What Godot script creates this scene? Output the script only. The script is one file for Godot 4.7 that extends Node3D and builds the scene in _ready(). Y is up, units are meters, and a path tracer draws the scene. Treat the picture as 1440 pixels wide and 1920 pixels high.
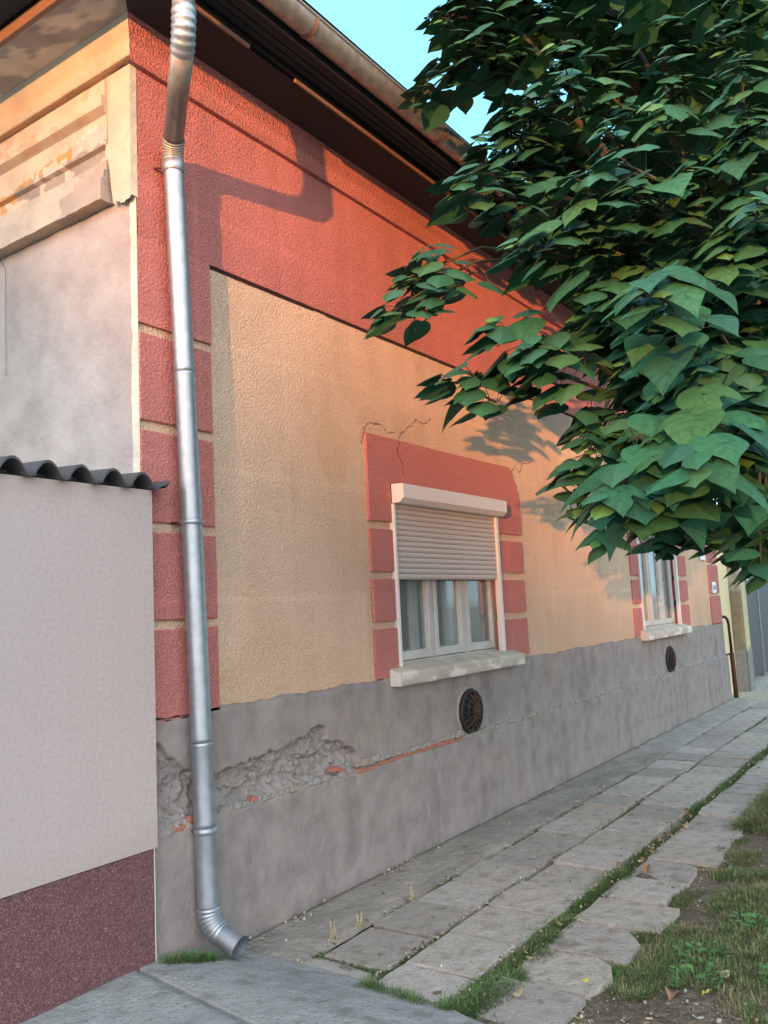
extends Node3D
# A street corner house at sunset: x runs along the street facade, y up, z towards the street (metres).

var rng := RandomNumberGenerator.new()
var used := {}
var n1 := FastNoiseLite.new()   # broad
var n2 := FastNoiseLite.new()   # fine
var n3 := FastNoiseLite.new()   # ridged
var M := {}

# ------------------------------------------------------------------ helpers
func lin(r: float, g: float, b: float) -> Color:
	return Color(r, g, b).linear_to_srgb()

func numbered(called: String, parent: Node) -> String:
	var key := str(parent.get_instance_id()) + called
	var k: int = used.get(key, -1) + 1
	used[key] = k
	return called if k == 0 else "%s_%03d" % [called, k]

func put(called: String, mesh: Mesh, m: Material, parent: Node = null) -> MeshInstance3D:
	var p: Node = self if parent == null else parent
	var o := MeshInstance3D.new()
	o.mesh = mesh
	if m: o.material_override = m
	o.name = numbered(called, p)
	p.add_child(o, true)
	return o

func base(called: String, parent: Node = null) -> Node3D:
	var p: Node = self if parent == null else parent
	var o := Node3D.new()
	o.name = numbered(called, p)
	p.add_child(o, true)
	return o

func tag(o: Node, label: String, category: String, group := "") -> void:
	if label: o.set_meta("label", label)
	if category: o.set_meta("category", category)
	if group: o.set_meta("group", group)

func kind(o: Node, k: String) -> void:
	o.set_meta("kind", k)

func begin() -> SurfaceTool:
	var st := SurfaceTool.new()
	st.begin(Mesh.PRIMITIVE_TRIANGLES)
	return st

func done(st: SurfaceTool, smooth := false) -> ArrayMesh:
	if not smooth:
		st.set_smooth_group(-1)
	st.generate_normals()
	return st.commit()

# a, b, c, d counter-clockwise seen from outside
func quad(st: SurfaceTool, a: Vector3, b: Vector3, c: Vector3, d: Vector3, col := Color.WHITE) -> void:
	st.set_smooth_group(-1)
	st.set_color(col)
	for v in [a, c, b, a, d, c]:
		st.set_color(col)
		st.add_vertex(v)

func tri(st: SurfaceTool, a: Vector3, b: Vector3, c: Vector3, col := Color.WHITE) -> void:
	for v in [a, c, b]:
		st.set_color(col)
		st.add_vertex(v)

# chamfered box, optionally placed by a transform
func box(st: SurfaceTool, lo: Vector3, hi: Vector3, bev := 0.0, col := Color.WHITE, tf := Transform3D()) -> void:
	st.set_smooth_group(-1)
	var c := (lo + hi) / 2
	var h := (hi - lo) / 2
	bev = minf(bev, 0.45 * minf(h.x, minf(h.y, h.z)))
	var ax := [Vector3.RIGHT, Vector3.UP, Vector3.BACK]
	var P := func(sx: float, sy: float, sz: float, keep: int) -> Vector3:
		var v := Vector3(sx * h.x, sy * h.y, sz * h.z)
		for i in 3:
			if i != keep: v[i] -= bev * [sx, sy, sz][i]
		return tf * (c + v)
	for i in 3:
		var j := (i + 1) % 3
		var k := (i + 2) % 3
		for s in [-1.0, 1.0]:
			var q := []
			for e in [[-1.0, -1.0], [1.0, -1.0], [1.0, 1.0], [-1.0, 1.0]]:
				var w := [0.0, 0.0, 0.0]
				w[i] = s; w[j] = e[0]; w[k] = e[1]
				q.append(P.call(w[0], w[1], w[2], i))
			if s > 0: quad(st, q[0], q[1], q[2], q[3], col)
			else: quad(st, q[3], q[2], q[1], q[0], col)
		if bev > 0.0:
			for sj in [-1.0, 1.0]:
				for sk in [-1.0, 1.0]:
					var a := [0.0, 0.0, 0.0]
					var b := [0.0, 0.0, 0.0]
					a[i] = -1.0; b[i] = 1.0
					a[j] = sj; b[j] = sj; a[k] = sk; b[k] = sk
					# edge along i between faces j and k
					var p0: Vector3 = P.call(a[0], a[1], a[2], j)
					var p1: Vector3 = P.call(b[0], b[1], b[2], j)
					var p2: Vector3 = P.call(b[0], b[1], b[2], k)
					var p3: Vector3 = P.call(a[0], a[1], a[2], k)
					# pull ends in by the chamfer is done by P (keep face only)
					if sj * sk > 0: quad(st, p0, p1, p2, p3, col)
					else: quad(st, p3, p2, p1, p0, col)
	if bev > 0.0:
		for sx in [-1.0, 1.0]:
			for sy in [-1.0, 1.0]:
				for sz in [-1.0, 1.0]:
					var p: Vector3 = P.call(sx, sy, sz, 0)
					var q: Vector3 = P.call(sx, sy, sz, 1)
					var r: Vector3 = P.call(sx, sy, sz, 2)
					if sx * sy * sz > 0: tri(st, p, q, r, col)
					else: tri(st, p, r, q, col)

func boxmesh(lo: Vector3, hi: Vector3, bev := 0.0) -> ArrayMesh:
	var st := begin()
	box(st, lo, hi, bev)
	return done(st)

# a smooth sheet: f(u, v) gives the point, c(p) the colour; u to the right and v up as seen from outside
func sheet(st: SurfaceTool, us: PackedFloat32Array, vs: PackedFloat32Array, f: Callable, c: Callable, flip := false) -> void:
	var first: int = st.get_meta("n") if st.has_meta("n") else 0
	st.set_smooth_group(0)
	for v in vs:
		for u in us:
			var p: Vector3 = f.call(u, v)
			st.set_color(c.call(p))
			st.set_uv(Vector2(p.x, p.y))
			st.add_vertex(p)
	var w := us.size()
	for j in vs.size() - 1:
		for i in w - 1:
			var a := first + j * w + i
			var q := [a, a + w, a + 1, a + 1, a + w, a + w + 1]
			if flip: q = [a, a + 1, a + w, a + 1, a + w + 1, a + w]
			for k in q: st.add_index(k)
	st.set_meta("n", first + w * vs.size())

func steps(a: float, b: float, s: float) -> PackedFloat32Array:
	var n := maxi(1, roundi(absf(b - a) / s))
	var out := PackedFloat32Array()
	for i in n + 1: out.append(a + (b - a) * i / n)
	return out

func sheetmesh(us: PackedFloat32Array, vs: PackedFloat32Array, f: Callable, c: Callable, flip := false) -> ArrayMesh:
	var st := begin()
	sheet(st, us, vs, f, c, flip)
	st.generate_normals()
	return st.commit()

# a tube along a path, radius per point; smooth
func tube(st: SurfaceTool, path: PackedVector3Array, rad: PackedFloat32Array, seg := 12, cap := true, col := Color.WHITE) -> void:
	var first: int = st.get_meta("n") if st.has_meta("n") else 0
	st.set_smooth_group(0)
	var n := path.size()
	var side := Vector3.ZERO
	for i in n:
		var d := (path[mini(i + 1, n - 1)] - path[maxi(i - 1, 0)]).normalized()
		if i == 0:
			side = d.cross(Vector3.UP if absf(d.y) < 0.9 else Vector3.RIGHT).normalized()
		side = (side - d * side.dot(d)).normalized()
		var up := side.cross(d)
		for k in seg + 1:
			var a := TAU * k / seg
			st.set_color(col)
			st.add_vertex(path[i] + (side * cos(a) + up * sin(a)) * rad[i])
	for i in n - 1:
		for k in seg:
			var a := first + i * (seg + 1) + k
			var b := a + seg + 1
			for q in [a, a + 1, b, a + 1, b + 1, b]: st.add_index(q)
	var total := first + n * (seg + 1)
	if cap:
		for e in [0, n - 1]:
			st.set_color(col)
			st.add_vertex(path[e])
			for k in seg:
				var a: int = first + e * (seg + 1) + k
				if e == 0: for q in [total, a + 1, a]: st.add_index(q)
				else: for q in [total, a, a + 1]: st.add_index(q)
			total += 1
	st.set_meta("n", total)

func tubemesh(path: PackedVector3Array, rad: PackedFloat32Array, seg := 12, cap := true) -> ArrayMesh:
	var st := begin()
	tube(st, path, rad, seg, cap)
	st.generate_normals()
	return st.commit()

# polygon in a plane (x right, y up, seen from +z) pushed from z0 to z1
func slab_poly(st: SurfaceTool, poly: PackedVector2Array, z0: float, z1: float, bev := 0.0, tf := Transform3D(), col := Color.WHITE) -> void:
	if Geometry2D.is_polygon_clockwise(poly):
		poly = poly.duplicate()
		poly.reverse()
	st.set_smooth_group(-1)
	var inner := poly
	if bev > 0.0:
		var off := Geometry2D.offset_polygon(poly, -bev)
		if off.size() == 1 and off[0].size() == poly.size():
			# match starting corner
			var o: PackedVector2Array = off[0]
			if Geometry2D.is_polygon_clockwise(o): o.reverse()
			var best := 0
			for i in o.size():
				if o[i].distance_to(poly[0]) < o[best].distance_to(poly[0]): best = i
			var r := PackedVector2Array()
			for i in o.size(): r.append(o[(best + i) % o.size()])
			inner = r
	var top := Geometry2D.triangulate_polygon(inner)
	for i in range(0, top.size(), 3):
		var a := inner[top[i]]
		var b := inner[top[i + 1]]
		var c := inner[top[i + 2]]
		if (b - a).cross(c - a) < 0:
			var t := b
			b = c
			c = t
		tri(st, tf * Vector3(a.x, a.y, z1), tf * Vector3(b.x, b.y, z1), tf * Vector3(c.x, c.y, z1), col)
	var n := poly.size()
	var zb := z1 - bev if inner != poly else z1
	for i in n:
		var p := poly[i]
		var q := poly[(i + 1) % n]
		quad(st, tf * Vector3(p.x, p.y, z0), tf * Vector3(q.x, q.y, z0), tf * Vector3(q.x, q.y, zb), tf * Vector3(p.x, p.y, zb), col)
		if inner != poly:
			var pi := inner[i]
			var qi := inner[(i + 1) % n]
			quad(st, tf * Vector3(p.x, p.y, zb), tf * Vector3(q.x, q.y, zb), tf * Vector3(qi.x, qi.y, z1), tf * Vector3(pi.x, pi.y, z1), col)

func polymesh(poly: PackedVector2Array, z0: float, z1: float, bev := 0.0) -> ArrayMesh:
	var st := begin()
	slab_poly(st, poly, z0, z1, bev)
	return done(st)

# ------------------------------------------------------------------ materials
func bumps(freq: float, strength: float, type := FastNoiseLite.TYPE_SIMPLEX_SMOOTH, oct := 3, s := 1, size := 512, gain := 0.5) -> NoiseTexture2D:
	var n := FastNoiseLite.new()
	n.noise_type = type
	n.frequency = freq
	n.seed = s
	n.fractal_octaves = oct
	n.fractal_gain = gain
	n.cellular_return_type = FastNoiseLite.RETURN_DISTANCE
	var t := NoiseTexture2D.new()
	t.width = size
	t.height = size
	t.seamless = true
	t.noise = n
	t.as_normal_map = true
	t.bump_strength = strength
	return t

func tones(freq: float, stops: Array, type := FastNoiseLite.TYPE_SIMPLEX_SMOOTH, oct := 4, s := 1, size := 512) -> NoiseTexture2D:
	var n := FastNoiseLite.new()
	n.noise_type = type
	n.frequency = freq
	n.seed = s
	n.fractal_octaves = oct
	var t := NoiseTexture2D.new()
	t.width = size
	t.height = size
	t.seamless = true
	t.noise = n
	var g := Gradient.new()
	var offs := PackedFloat32Array()
	var cols := PackedColorArray()
	for e in stops:
		offs.append(e[0])
		cols.append(e[1])
	g.offsets = offs
	g.colors = cols
	t.color_ramp = g
	return t

# grains of several colours, each a few texels across, over a base tone that wanders
func grains(size: int, cols: Array, count: int, rmin: float, rmax: float, s: int, wander := 0.1) -> ImageTexture:
	var r := RandomNumberGenerator.new()
	r.seed = s
	var im := Image.create(size, size, false, Image.FORMAT_RGB8)
	var nn := FastNoiseLite.new()
	nn.seed = s
	nn.frequency = 0.02
	for y in size:
		for x in size:
			# periodic by sampling on two circles
			var ax := TAU * x / size
			var ay := TAU * y / size
			var k := nn.get_noise_3d(cos(ax) * 90, sin(ax) * 90 + cos(ay) * 70, sin(ay) * 90)
			var c: Color = cols[0]
			im.set_pixel(x, y, c * (1.0 + wander * 2.0 * k + r.randf_range(-0.04, 0.04)))
	for i in count:
		var c: Color = cols[r.randi_range(1, cols.size() - 1)]
		c = c * r.randf_range(0.85, 1.15)
		var px := r.randi_range(0, size - 1)
		var py := r.randi_range(0, size - 1)
		var rad := r.randf_range(rmin, rmax)
		var asp := r.randf_range(0.6, 1.0)
		var ii := ceili(rad)
		for dy in range(-ii, ii + 1):
			for dx in range(-ii, ii + 1):
				if dx * dx + dy * dy / (asp * asp) <= rad * rad:
					im.set_pixel(posmod(px + dx, size), posmod(py + dy, size), c)
	return ImageTexture.create_from_image(im)

# concrete worn down to its pebbles in places, smooth and stained in others
func worn_concrete(s: int) -> ImageTexture:
	var r := RandomNumberGenerator.new()
	r.seed = s
	var size := 640
	var big := FastNoiseLite.new()
	big.seed = s
	big.frequency = 0.012
	big.fractal_octaves = 4
	var fine_n := FastNoiseLite.new()
	fine_n.seed = s + 1
	fine_n.frequency = 0.11
	fine_n.fractal_octaves = 3
	var bi := big.get_seamless_image(size, size)
	var fi := fine_n.get_seamless_image(size, size)
	var im := Image.create(size, size, false, Image.FORMAT_RGB8)
	for y in size:
		for x in size:
			var b := bi.get_pixel(x, y).r
			var f := fi.get_pixel(x, y).r
			var k := 0.86 + 0.14 * (b - 0.5) + 0.12 * (f - 0.5) + r.randf_range(-0.03, 0.03)
			var c := Color(k, k * 0.99, k * 0.975)
			if b < 0.30: c = c.lerp(Color(0.70, 0.66, 0.61), clampf((0.30 - b) * 4.0, 0, 0.45))
			im.set_pixel(x, y, c)
	for i in 2600:
		var px := r.randi_range(0, size - 1)
		var py := r.randi_range(0, size - 1)
		var b := bi.get_pixel(px, py).r
		if b < r.randf_range(0.40, 0.62): continue
		var rad := r.randf_range(1.0, 5.2) * r.randf_range(0.6, 1.0)
		var tone := r.randf_range(0.72, 1.0)
		var c := Color(tone, tone * r.randf_range(0.96, 1.0), tone * r.randf_range(0.90, 0.99))
		var ii := ceili(rad)
		for dy in range(-ii, ii + 1):
			for dx in range(-ii, ii + 1):
				var q := Vector2(dx, dy * 1.3).length() + 0.5 * sin(dx * 2.1 + i)
				if q <= rad: im.set_pixel(posmod(px + dx, size), posmod(py + dy, size), c if q < rad - 1.0 else c * 0.86)
	return ImageTexture.create_from_image(im)

func mat(called: String, c: Color, rough: float, albedo: Texture2D = null, normal: Texture2D = null, scale := 1.0, depth := 1.0, metal := 0.0) -> StandardMaterial3D:
	var m := StandardMaterial3D.new()
	m.resource_name = called
	m.albedo_color = c
	m.roughness = rough
	m.metallic = metal
	m.vertex_color_use_as_albedo = true
	if albedo: m.albedo_texture = albedo
	if normal:
		m.normal_enabled = true
		m.normal_texture = normal
		m.normal_scale = depth
	if albedo or normal:
		m.uv1_triplanar = true
		m.uv1_world_triplanar = true
		m.uv1_scale = Vector3.ONE * scale
		m.uv1_triplanar_sharpness = 4.0
	M[called] = m
	return m

func g(v: float) -> Color:
	return Color(v, v, v)

func materials() -> void:
	var stucco := bumps(0.06, 13.0, FastNoiseLite.TYPE_SIMPLEX, 5, 3, 512, 0.78)
	var stucco_tone := tones(0.075, [[0.0, g(0.84)], [0.36, g(0.945)], [0.55, g(0.985)], [1.0, g(1.0)]], FastNoiseLite.TYPE_SIMPLEX, 5, 4)
	var trowel := bumps(0.02, 5.0, FastNoiseLite.TYPE_SIMPLEX_SMOOTH, 5, 7)
	var cement_tone := tones(0.010, [[0.0, g(0.84)], [0.4, g(0.92)], [0.6, g(0.95)], [1.0, g(1.0)]], FastNoiseLite.TYPE_SIMPLEX_SMOOTH, 6, 9)
	var rough_tone := tones(0.05, [[0.0, g(0.7)], [0.5, g(0.9)], [1.0, g(1.0)]], FastNoiseLite.TYPE_SIMPLEX_SMOOTH, 5, 12)
	var fine := bumps(0.02, 7.0, FastNoiseLite.TYPE_SIMPLEX, 6, 15, 512, 0.72)
	var agg := grains(512, [Color(0.88, 0.87, 0.86), Color(0.98, 0.97, 0.95), Color(0.72, 0.71, 0.70), Color(0.92, 0.89, 0.86), Color(0.66, 0.65, 0.63)], 2600, 1.0, 4.6, 21, 0.10)
	var worn := []
	for i in 3:
		worn.append(worn_concrete(60 + i))
	var mosaic := grains(512, [Color(0.42, 0.28, 0.31), Color(0.57, 0.42, 0.44), Color(0.33, 0.21, 0.24), Color(0.62, 0.50, 0.51), Color(0.40, 0.30, 0.35)], 11000, 1.0, 3.2, 33, 0.05)
	var soil := grains(512, [Color(0.80, 0.77, 0.73), Color(0.95, 0.88, 0.78), Color(0.58, 0.53, 0.48), Color(1.0, 0.96, 0.88), Color(0.70, 0.68, 0.52)], 5200, 1.0, 4.0, 41, 0.25)
	mat("yellow", lin(0.86, 0.60, 0.43), 0.95, stucco_tone, stucco, 1.5, 1.0)
	mat("red", lin(0.70, 0.245, 0.22), 0.95, stucco_tone, stucco, 1.5, 1.3)
	mat("cement", lin(0.315, 0.272, 0.258), 0.95, cement_tone, fine, 0.9, 0.3)
	mat("mortar", lin(0.40, 0.375, 0.36), 0.98, rough_tone, fine, 2.5, 1.3)
	mat("lime", Color.WHITE, 0.9, cement_tone, fine, 0.6, 0.4)
	mat("brick", lin(0.50, 0.19, 0.135), 0.9, rough_tone, fine, 5.0, 1.0)
	mat("fence", lin(0.49, 0.40, 0.385), 0.92, tones(0.02, [[0.0, g(0.93)], [1.0, g(1.0)]]), fine, 4.0, 0.16)
	mat("mosaic", lin(0.84, 0.80, 0.70), 0.75, mosaic, fine, 2.6, 0.9)
	mat("foam", lin(0.55, 0.50, 0.36), 0.9, rough_tone, fine, 5.0, 1.0)
	mat("cap", lin(0.085, 0.08, 0.085), 0.6, rough_tone, fine, 4.0, 0.4)
	mat("zinc", lin(0.46, 0.50, 0.55), 0.48, tones(0.01, [[0.0, g(0.86)], [1.0, g(1.0)]], FastNoiseLite.TYPE_CELLULAR, 2), null, 3.0, 1.0, 0.85)
	mat("old_zinc", lin(0.42, 0.40, 0.37), 0.42, tones(0.012, [[0.0, g(0.78)], [1.0, g(1.0)]]), null, 2.0, 1.0, 0.55)
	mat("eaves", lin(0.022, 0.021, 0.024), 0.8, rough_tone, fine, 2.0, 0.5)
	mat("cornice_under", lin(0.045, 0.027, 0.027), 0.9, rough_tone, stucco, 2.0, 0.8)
	mat("crack", lin(0.30, 0.17, 0.11), 1.0)
	mat("trim", lin(0.30, 0.16, 0.10), 0.75, rough_tone, fine, 3.0, 0.6)
	mat("pvc", lin(0.66, 0.62, 0.60), 0.45)
	mat("slat", lin(0.50, 0.43, 0.40), 0.55)
	mat("paint", lin(0.58, 0.55, 0.52), 0.55, tones(0.004, [[0.0, g(0.86)], [1.0, g(1.0)]]), null, 1.0, 1.0)
	mat("sill", Color.WHITE, 0.8, null, fine, 3.0, 0.6)
	mat("iron", lin(0.035, 0.027, 0.024), 0.6, rough_tone, fine, 6.0, 0.7, 0.3)
	mat("rust", lin(0.10, 0.035, 0.022), 0.75, rough_tone, fine, 4.0, 0.7, 0.2)
	mat("apron", Color(1.0, 0.97, 0.94), 0.95, cement_tone, fine, 0.9, 0.8)
	mat("drive", Color(0.98, 1.0, 1.0), 0.93, worn[1], fine, 0.8, 0.5)
	var slab_tones := [[0.53, 0.475, 0.445], [0.57, 0.515, 0.485], [0.46, 0.41, 0.385], [0.52, 0.465, 0.42], [0.42, 0.375, 0.35]]
	for i in 5:
		var t: Array = slab_tones[i]
		mat("slab_" + ["a", "b", "c", "d", "e"][i], lin(t[0], t[1], t[2]), 0.95, worn[i % 3], fine, [0.95, 1.1, 0.85, 1.25, 1.0][i], 0.45)
	mat("soil", Color.WHITE, 1.0, soil, fine, 1.8, 1.0)
	mat("dark_room", lin(0.03, 0.027, 0.027), 0.9)
	mat("drape", lin(0.16, 0.10, 0.08), 0.9)
	mat("roof_tile", lin(0.14, 0.055, 0.04), 0.85, rough_tone, fine, 2.0, 0.8)
	mat("gate", lin(0.055, 0.055, 0.065), 0.5)
	mat("post", Color.WHITE, 0.9, cement_tone, fine, 1.5, 0.6)
	mat("bark", lin(0.05, 0.046, 0.04), 0.9, rough_tone, fine, 5.0, 1.0)
	mat("twig", lin(0.055, 0.052, 0.03), 0.8)
	mat("plate", lin(0.72, 0.74, 0.77), 0.35)
	mat("plate_blue", lin(0.12, 0.2, 0.42), 0.4)
	mat("wood_mass", lin(0.03, 0.05, 0.02), 1.0)
	mat("litter", lin(0.26, 0.15, 0.08), 0.85)
	mat("litter_pale", lin(0.40, 0.31, 0.21), 0.85)
	mat("litter_yellow", lin(0.55, 0.52, 0.10), 0.7)
	mat("grass", Color.WHITE, 0.75)
	mat("straw", lin(0.42, 0.35, 0.22), 0.85)
	for k in [["grass", Color(0.10, 0.20, 0.04)], ["straw", Color(0.1, 0.08, 0.04)]]:
		M[k[0]].backlight_enabled = true
		M[k[0]].backlight = k[1]
	var mottle := tones(0.014, [[0.0, Color(0.72, 0.78, 0.75)], [0.5, Color(0.95, 0.97, 0.95)], [1.0, Color(1.0, 1.0, 0.98)]], FastNoiseLite.TYPE_SIMPLEX_SMOOTH, 5, 51)
	var tints := [[0.023, 0.090, 0.045], [0.030, 0.118, 0.060], [0.026, 0.100, 0.066], [0.040, 0.115, 0.045], [0.095, 0.205, 0.055]]
	for i in tints.size():
		var t: Array = tints[i]
		var m := mat("leaf_%d" % i, lin(t[0], t[1], t[2]), 0.58, mottle, null, 5.0)
		m.metallic_specular = 0.30
		m.backlight_enabled = true
		m.backlight = Color(t[0] * 0.7, t[1] * 0.8, t[2] * 0.3)
	var lm := mat("leaf_mass", Color.WHITE, 0.45)
	lm.metallic_specular = 0.38
	lm.backlight_enabled = true
	lm.backlight = Color(0.018, 0.07, 0.012)
	var gl := StandardMaterial3D.new()
	gl.resource_name = "glass"
	gl.transparency = BaseMaterial3D.TRANSPARENCY_ALPHA
	gl.albedo_color = Color(0.75, 0.8, 0.8, 0.12)
	gl.roughness = 0.03
	M["glass"] = gl

# ------------------------------------------------------------------ the place
const SKY_TOP := Color(0.02, 0.45, 0.70)
const SKY_LOW := Color(0.30, 0.66, 0.82)
const SKY_GLOW := Color(3.2, 2.5, 2.15)
const SUN := Vector3(0.9435, -0.0262, -0.3305)      # the way the light travels
const CAM := Vector3(-2.5197, 1.55, 3.10175)

func stage() -> void:
	var cam := Camera3D.new()
	cam.name = "camera"
	cam.fov = 62.63
	cam.near = 0.05
	cam.far = 2000.0
	cam.transform = Transform3D(Basis(Vector3(0.57081174, -0.04809461, 0.81967119), Vector3(-0.06667991, 0.99227045, 0.10465726), Vector3(-0.81836895, -0.1143952, 0.56319268)), CAM)
	add_child(cam)
	cam.current = true
	# evening sky: blue overhead, paler low down, warm and bright round the low sun
	var im := Image.create(512, 256, false, Image.FORMAT_RGBAF)
	var to_sun := -SUN.normalized()
	for py in 256:
		var el := PI * (0.5 - (py + 0.5) / 256.0)
		for px in 512:
			var az := TAU * (px + 0.5) / 512.0
			var d := Vector3(cos(el) * sin(az), sin(el), -cos(el) * cos(az))
			var y := maxf(d.y, 0.0)
			var c := SKY_TOP.lerp(SKY_LOW, pow(1.0 - y, 2.0))
			var th := rad_to_deg(acos(clampf(d.dot(to_sun), -1.0, 1.0)))
			var gl := exp(-pow(th / 80.0, 1.6)) * (1.0 - 0.6 * y)
			if d.y < 0.0:
				c = Color(0.30, 0.28, 0.26)
				gl = 0.0
			im.set_pixel(px, py, Color(c.r + SKY_GLOW.r * gl, c.g + SKY_GLOW.g * gl, c.b + SKY_GLOW.b * gl))
	var sky := PanoramaSkyMaterial.new()
	sky.panorama = ImageTexture.create_from_image(im)
	var s := Sky.new()
	s.sky_material = sky
	var env := Environment.new()
	env.background_mode = Environment.BG_SKY
	env.sky = s
	env.background_energy_multiplier = 1.0
	env.tonemap_mode = Environment.TONE_MAPPER_LINEAR
	env.tonemap_exposure = 1.85
	env.sdfgi_enabled = true
	env.ssao_enabled = true
	env.ssil_enabled = true
	var we := WorldEnvironment.new()
	we.name = "environment"
	we.environment = env
	add_child(we)
	var sun := DirectionalLight3D.new()
	sun.name = "sun"
	sun.light_color = lin(1.0, 0.40, 0.12)
	sun.light_energy = 1.6
	sun.light_angular_distance = 0.5
	sun.shadow_enabled = true
	sun.look_at_from_position(Vector3.ZERO, SUN, Vector3.UP)
	add_child(sun)

func ground_y(x: float, z: float) -> float:
	var t := clampf((0.5 - x) / 0.6, 0.0, 1.0)
	return 0.1 * t * t * (3 - 2 * t) * clampf((3.6 - z) / 2.0, 0.0, 1.0)

func ground() -> void:
	# the far sheet, then the verge that is soil and grass
	var st := begin()
	var us := PackedFloat32Array([-600, -200, -60, -20, -8])
	us.append_array(steps(-6, 16, 0.25))
	us.append_array(PackedFloat32Array([20, 30, 60, 200, 600]))
	var vs := PackedFloat32Array([600, 200, 60, 20, 10])
	vs.append_array(steps(7, -1, 0.12))
	vs.append_array(PackedFloat32Array([-4, -20, -60, -200, -600]))
	sheet(st, us, vs, func(u, v):
		var y := ground_y(u, v) - (0.022 if v > 1.3 and v < 7.0 else 0.045)
		if v > 1.3 and v < 7.0 and u > -3.0 and u < 16.0:
			y += 0.028 * n1.get_noise_2d(u * 60, v * 60) + 0.012 * n2.get_noise_2d(u * 40, v * 40) + 0.02 * smoothstep(1.7, 2.2, v)
		return Vector3(u, y, v),
		func(p):
			var k := 0.5 + 0.5 * n1.get_noise_2d(p.x * 45 + 100, p.z * 45)
			var c := Color(0.27, 0.225, 0.185).lerp(Color(0.17, 0.14, 0.115), k)
			if p.z > 8.0 or p.z < 1.2 or p.x > 12.0: c = Color(0.62, 0.60, 0.58)
			return c)
	st.generate_normals()
	kind(put("ground", st.commit(), M.soil), "structure")

	var pav := base("pavement")
	kind(pav, "structure")
	# the poured strip along the wall
	var ap := begin()
	sheet(ap, steps(0.40, 10.75, 0.05), steps(0.47, 0.0, 0.03), func(u, v):
		var e: float = 0.018 * n2.get_noise_1d(u * 90) if v > 0.45 else 0.0
		var z: float = v + e
		if v < 0.09: z = maxf(v, 0.060) + 0.012 + 0.014 * n2.get_noise_1d(u * 110)
		return Vector3(u, ground_y(u, z) + 0.004 + 0.007 * n1.get_noise_2d(u * 90, z * 150) - (0.02 if v > 0.46 else 0.0) - (0.05 if v < 0.05 else 0.0), z),
		func(p):
			var k := n1.get_noise_2d(p.x * 28 + 7, p.z * 90)
			var c := Color(0.30, 0.28, 0.265).lerp(Color(0.39, 0.365, 0.345), clampf(0.5 + k * 1.2, 0, 1))
			if n2.get_noise_2d(p.x * 9, p.z * 30 + 30) > 0.12: c = c.lerp(Color(0.235, 0.21, 0.195), 0.5)
			if p.x > 6.0: c = c.lerp(Color(0.42, 0.41, 0.40), 0.4)
			return c)
	ap.generate_normals()
	put("apron", ap.commit(), M.apron, pav)
	# three rows of concrete slabs
	var rows := [[0.505, 0.845, 0.575, 0.392, 26], [0.885, 1.245, 0.31, 0.40, 27], [1.335, 1.70, 0.40, 0.375, 28]]
	for ri in 3:
		var r: Array = rows[ri]
		var x: float = r[2]
		for i in r[4]:
			var w: float = r[3] + rng.randf_range(-0.012, 0.012)
			if ri == 1 and i == 0: w = 0.37
			var z0: float = r[0] + rng.randf_range(-0.008, 0.008)
			var z1: float = r[1] + rng.randf_range(-0.01, 0.01)
			var gap := 0.022 if ri < 2 else 0.028
			var poly := PackedVector2Array()
			var chip := 0.01 if ri < 2 else 0.03
			if ri == 2 and i > 2 and rng.randf() < 0.5: z1 += rng.randf_range(-0.04, 0.03)
			# corners and mid-edge points, broken a little; polygon in x and -z so that it faces up
			for e in [[0, 0], [0.5, 0], [1, 0], [1, 0.35], [1, 0.7], [1, 1], [0.55, 1], [0, 1], [0, 0.5]]:
				var px: float = lerpf(x + gap / 2, x + w - gap / 2, e[0]) + rng.randf_range(-chip, chip) * 0.4
				var pz: float = lerpf(z0, z1, e[1]) + rng.randf_range(-chip, chip) * (1.0 if e[1] == 1 and ri == 2 else 0.35)
				poly.append(Vector2(px, -pz))
			if ri == 2 and i in [1, 2, 5, 9, 14]:
				poly[5] += Vector2(-0.05, 0.05)
			if ri == 1 and i == 0:
				poly = PackedVector2Array([Vector2(0.43, -0.9), Vector2(0.56, -0.885), Vector2(0.69, -0.89), Vector2(0.685, -1.05), Vector2(0.675, -1.235), Vector2(0.55, -1.25), Vector2(0.42, -1.2), Vector2(0.40, -1.05)])
			var c := Vector2(x + w / 2, -(z0 + z1) / 2)
			for k in poly.size(): poly[k] -= c
			var m := polymesh(poly, -0.05, 0.0, 0.006)
			var o := put("paving_slab", m, M[["slab_a", "slab_b", "slab_c", "slab_d", "slab_e"][rng.randi_range(0, 4)]], pav)
			o.transform = Transform3D(Basis(Vector3.RIGHT, -PI / 2), Vector3(c.x, ground_y(c.x, -c.y) * 0.3 + 0.006 + rng.randf_range(-0.006, 0.008) - (0.008 if ri == 2 else 0.0), -c.y))
			o.rotate_object_local(Vector3.RIGHT, rng.randf_range(-0.014, 0.014))
			o.rotate_object_local(Vector3.UP, rng.randf_range(-0.014, 0.014))
			x += w
	# the piece of poured concrete between driveway and slabs
	var piece := PackedVector2Array([Vector2(0.395, -0.46), Vector2(0.56, -0.475), Vector2(0.585, -0.52), Vector2(0.57, -0.70), Vector2(0.55, -0.845), Vector2(0.46, -0.90), Vector2(0.37, -0.93), Vector2(0.36, -0.7)])
	var pm := put("concrete_patch", polymesh(piece, -0.05, 0.0, 0.006), M.slab_b, pav)
	pm.transform = Transform3D(Basis(Vector3.RIGHT, -PI / 2), Vector3(0, 0.022, 0))
	pm.rotate_object_local(Vector3.UP, 0.05)

	# driveway: poured slabs with a joint that runs out from the corner
	var dr := base("driveway")
	kind(dr, "structure")
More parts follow.
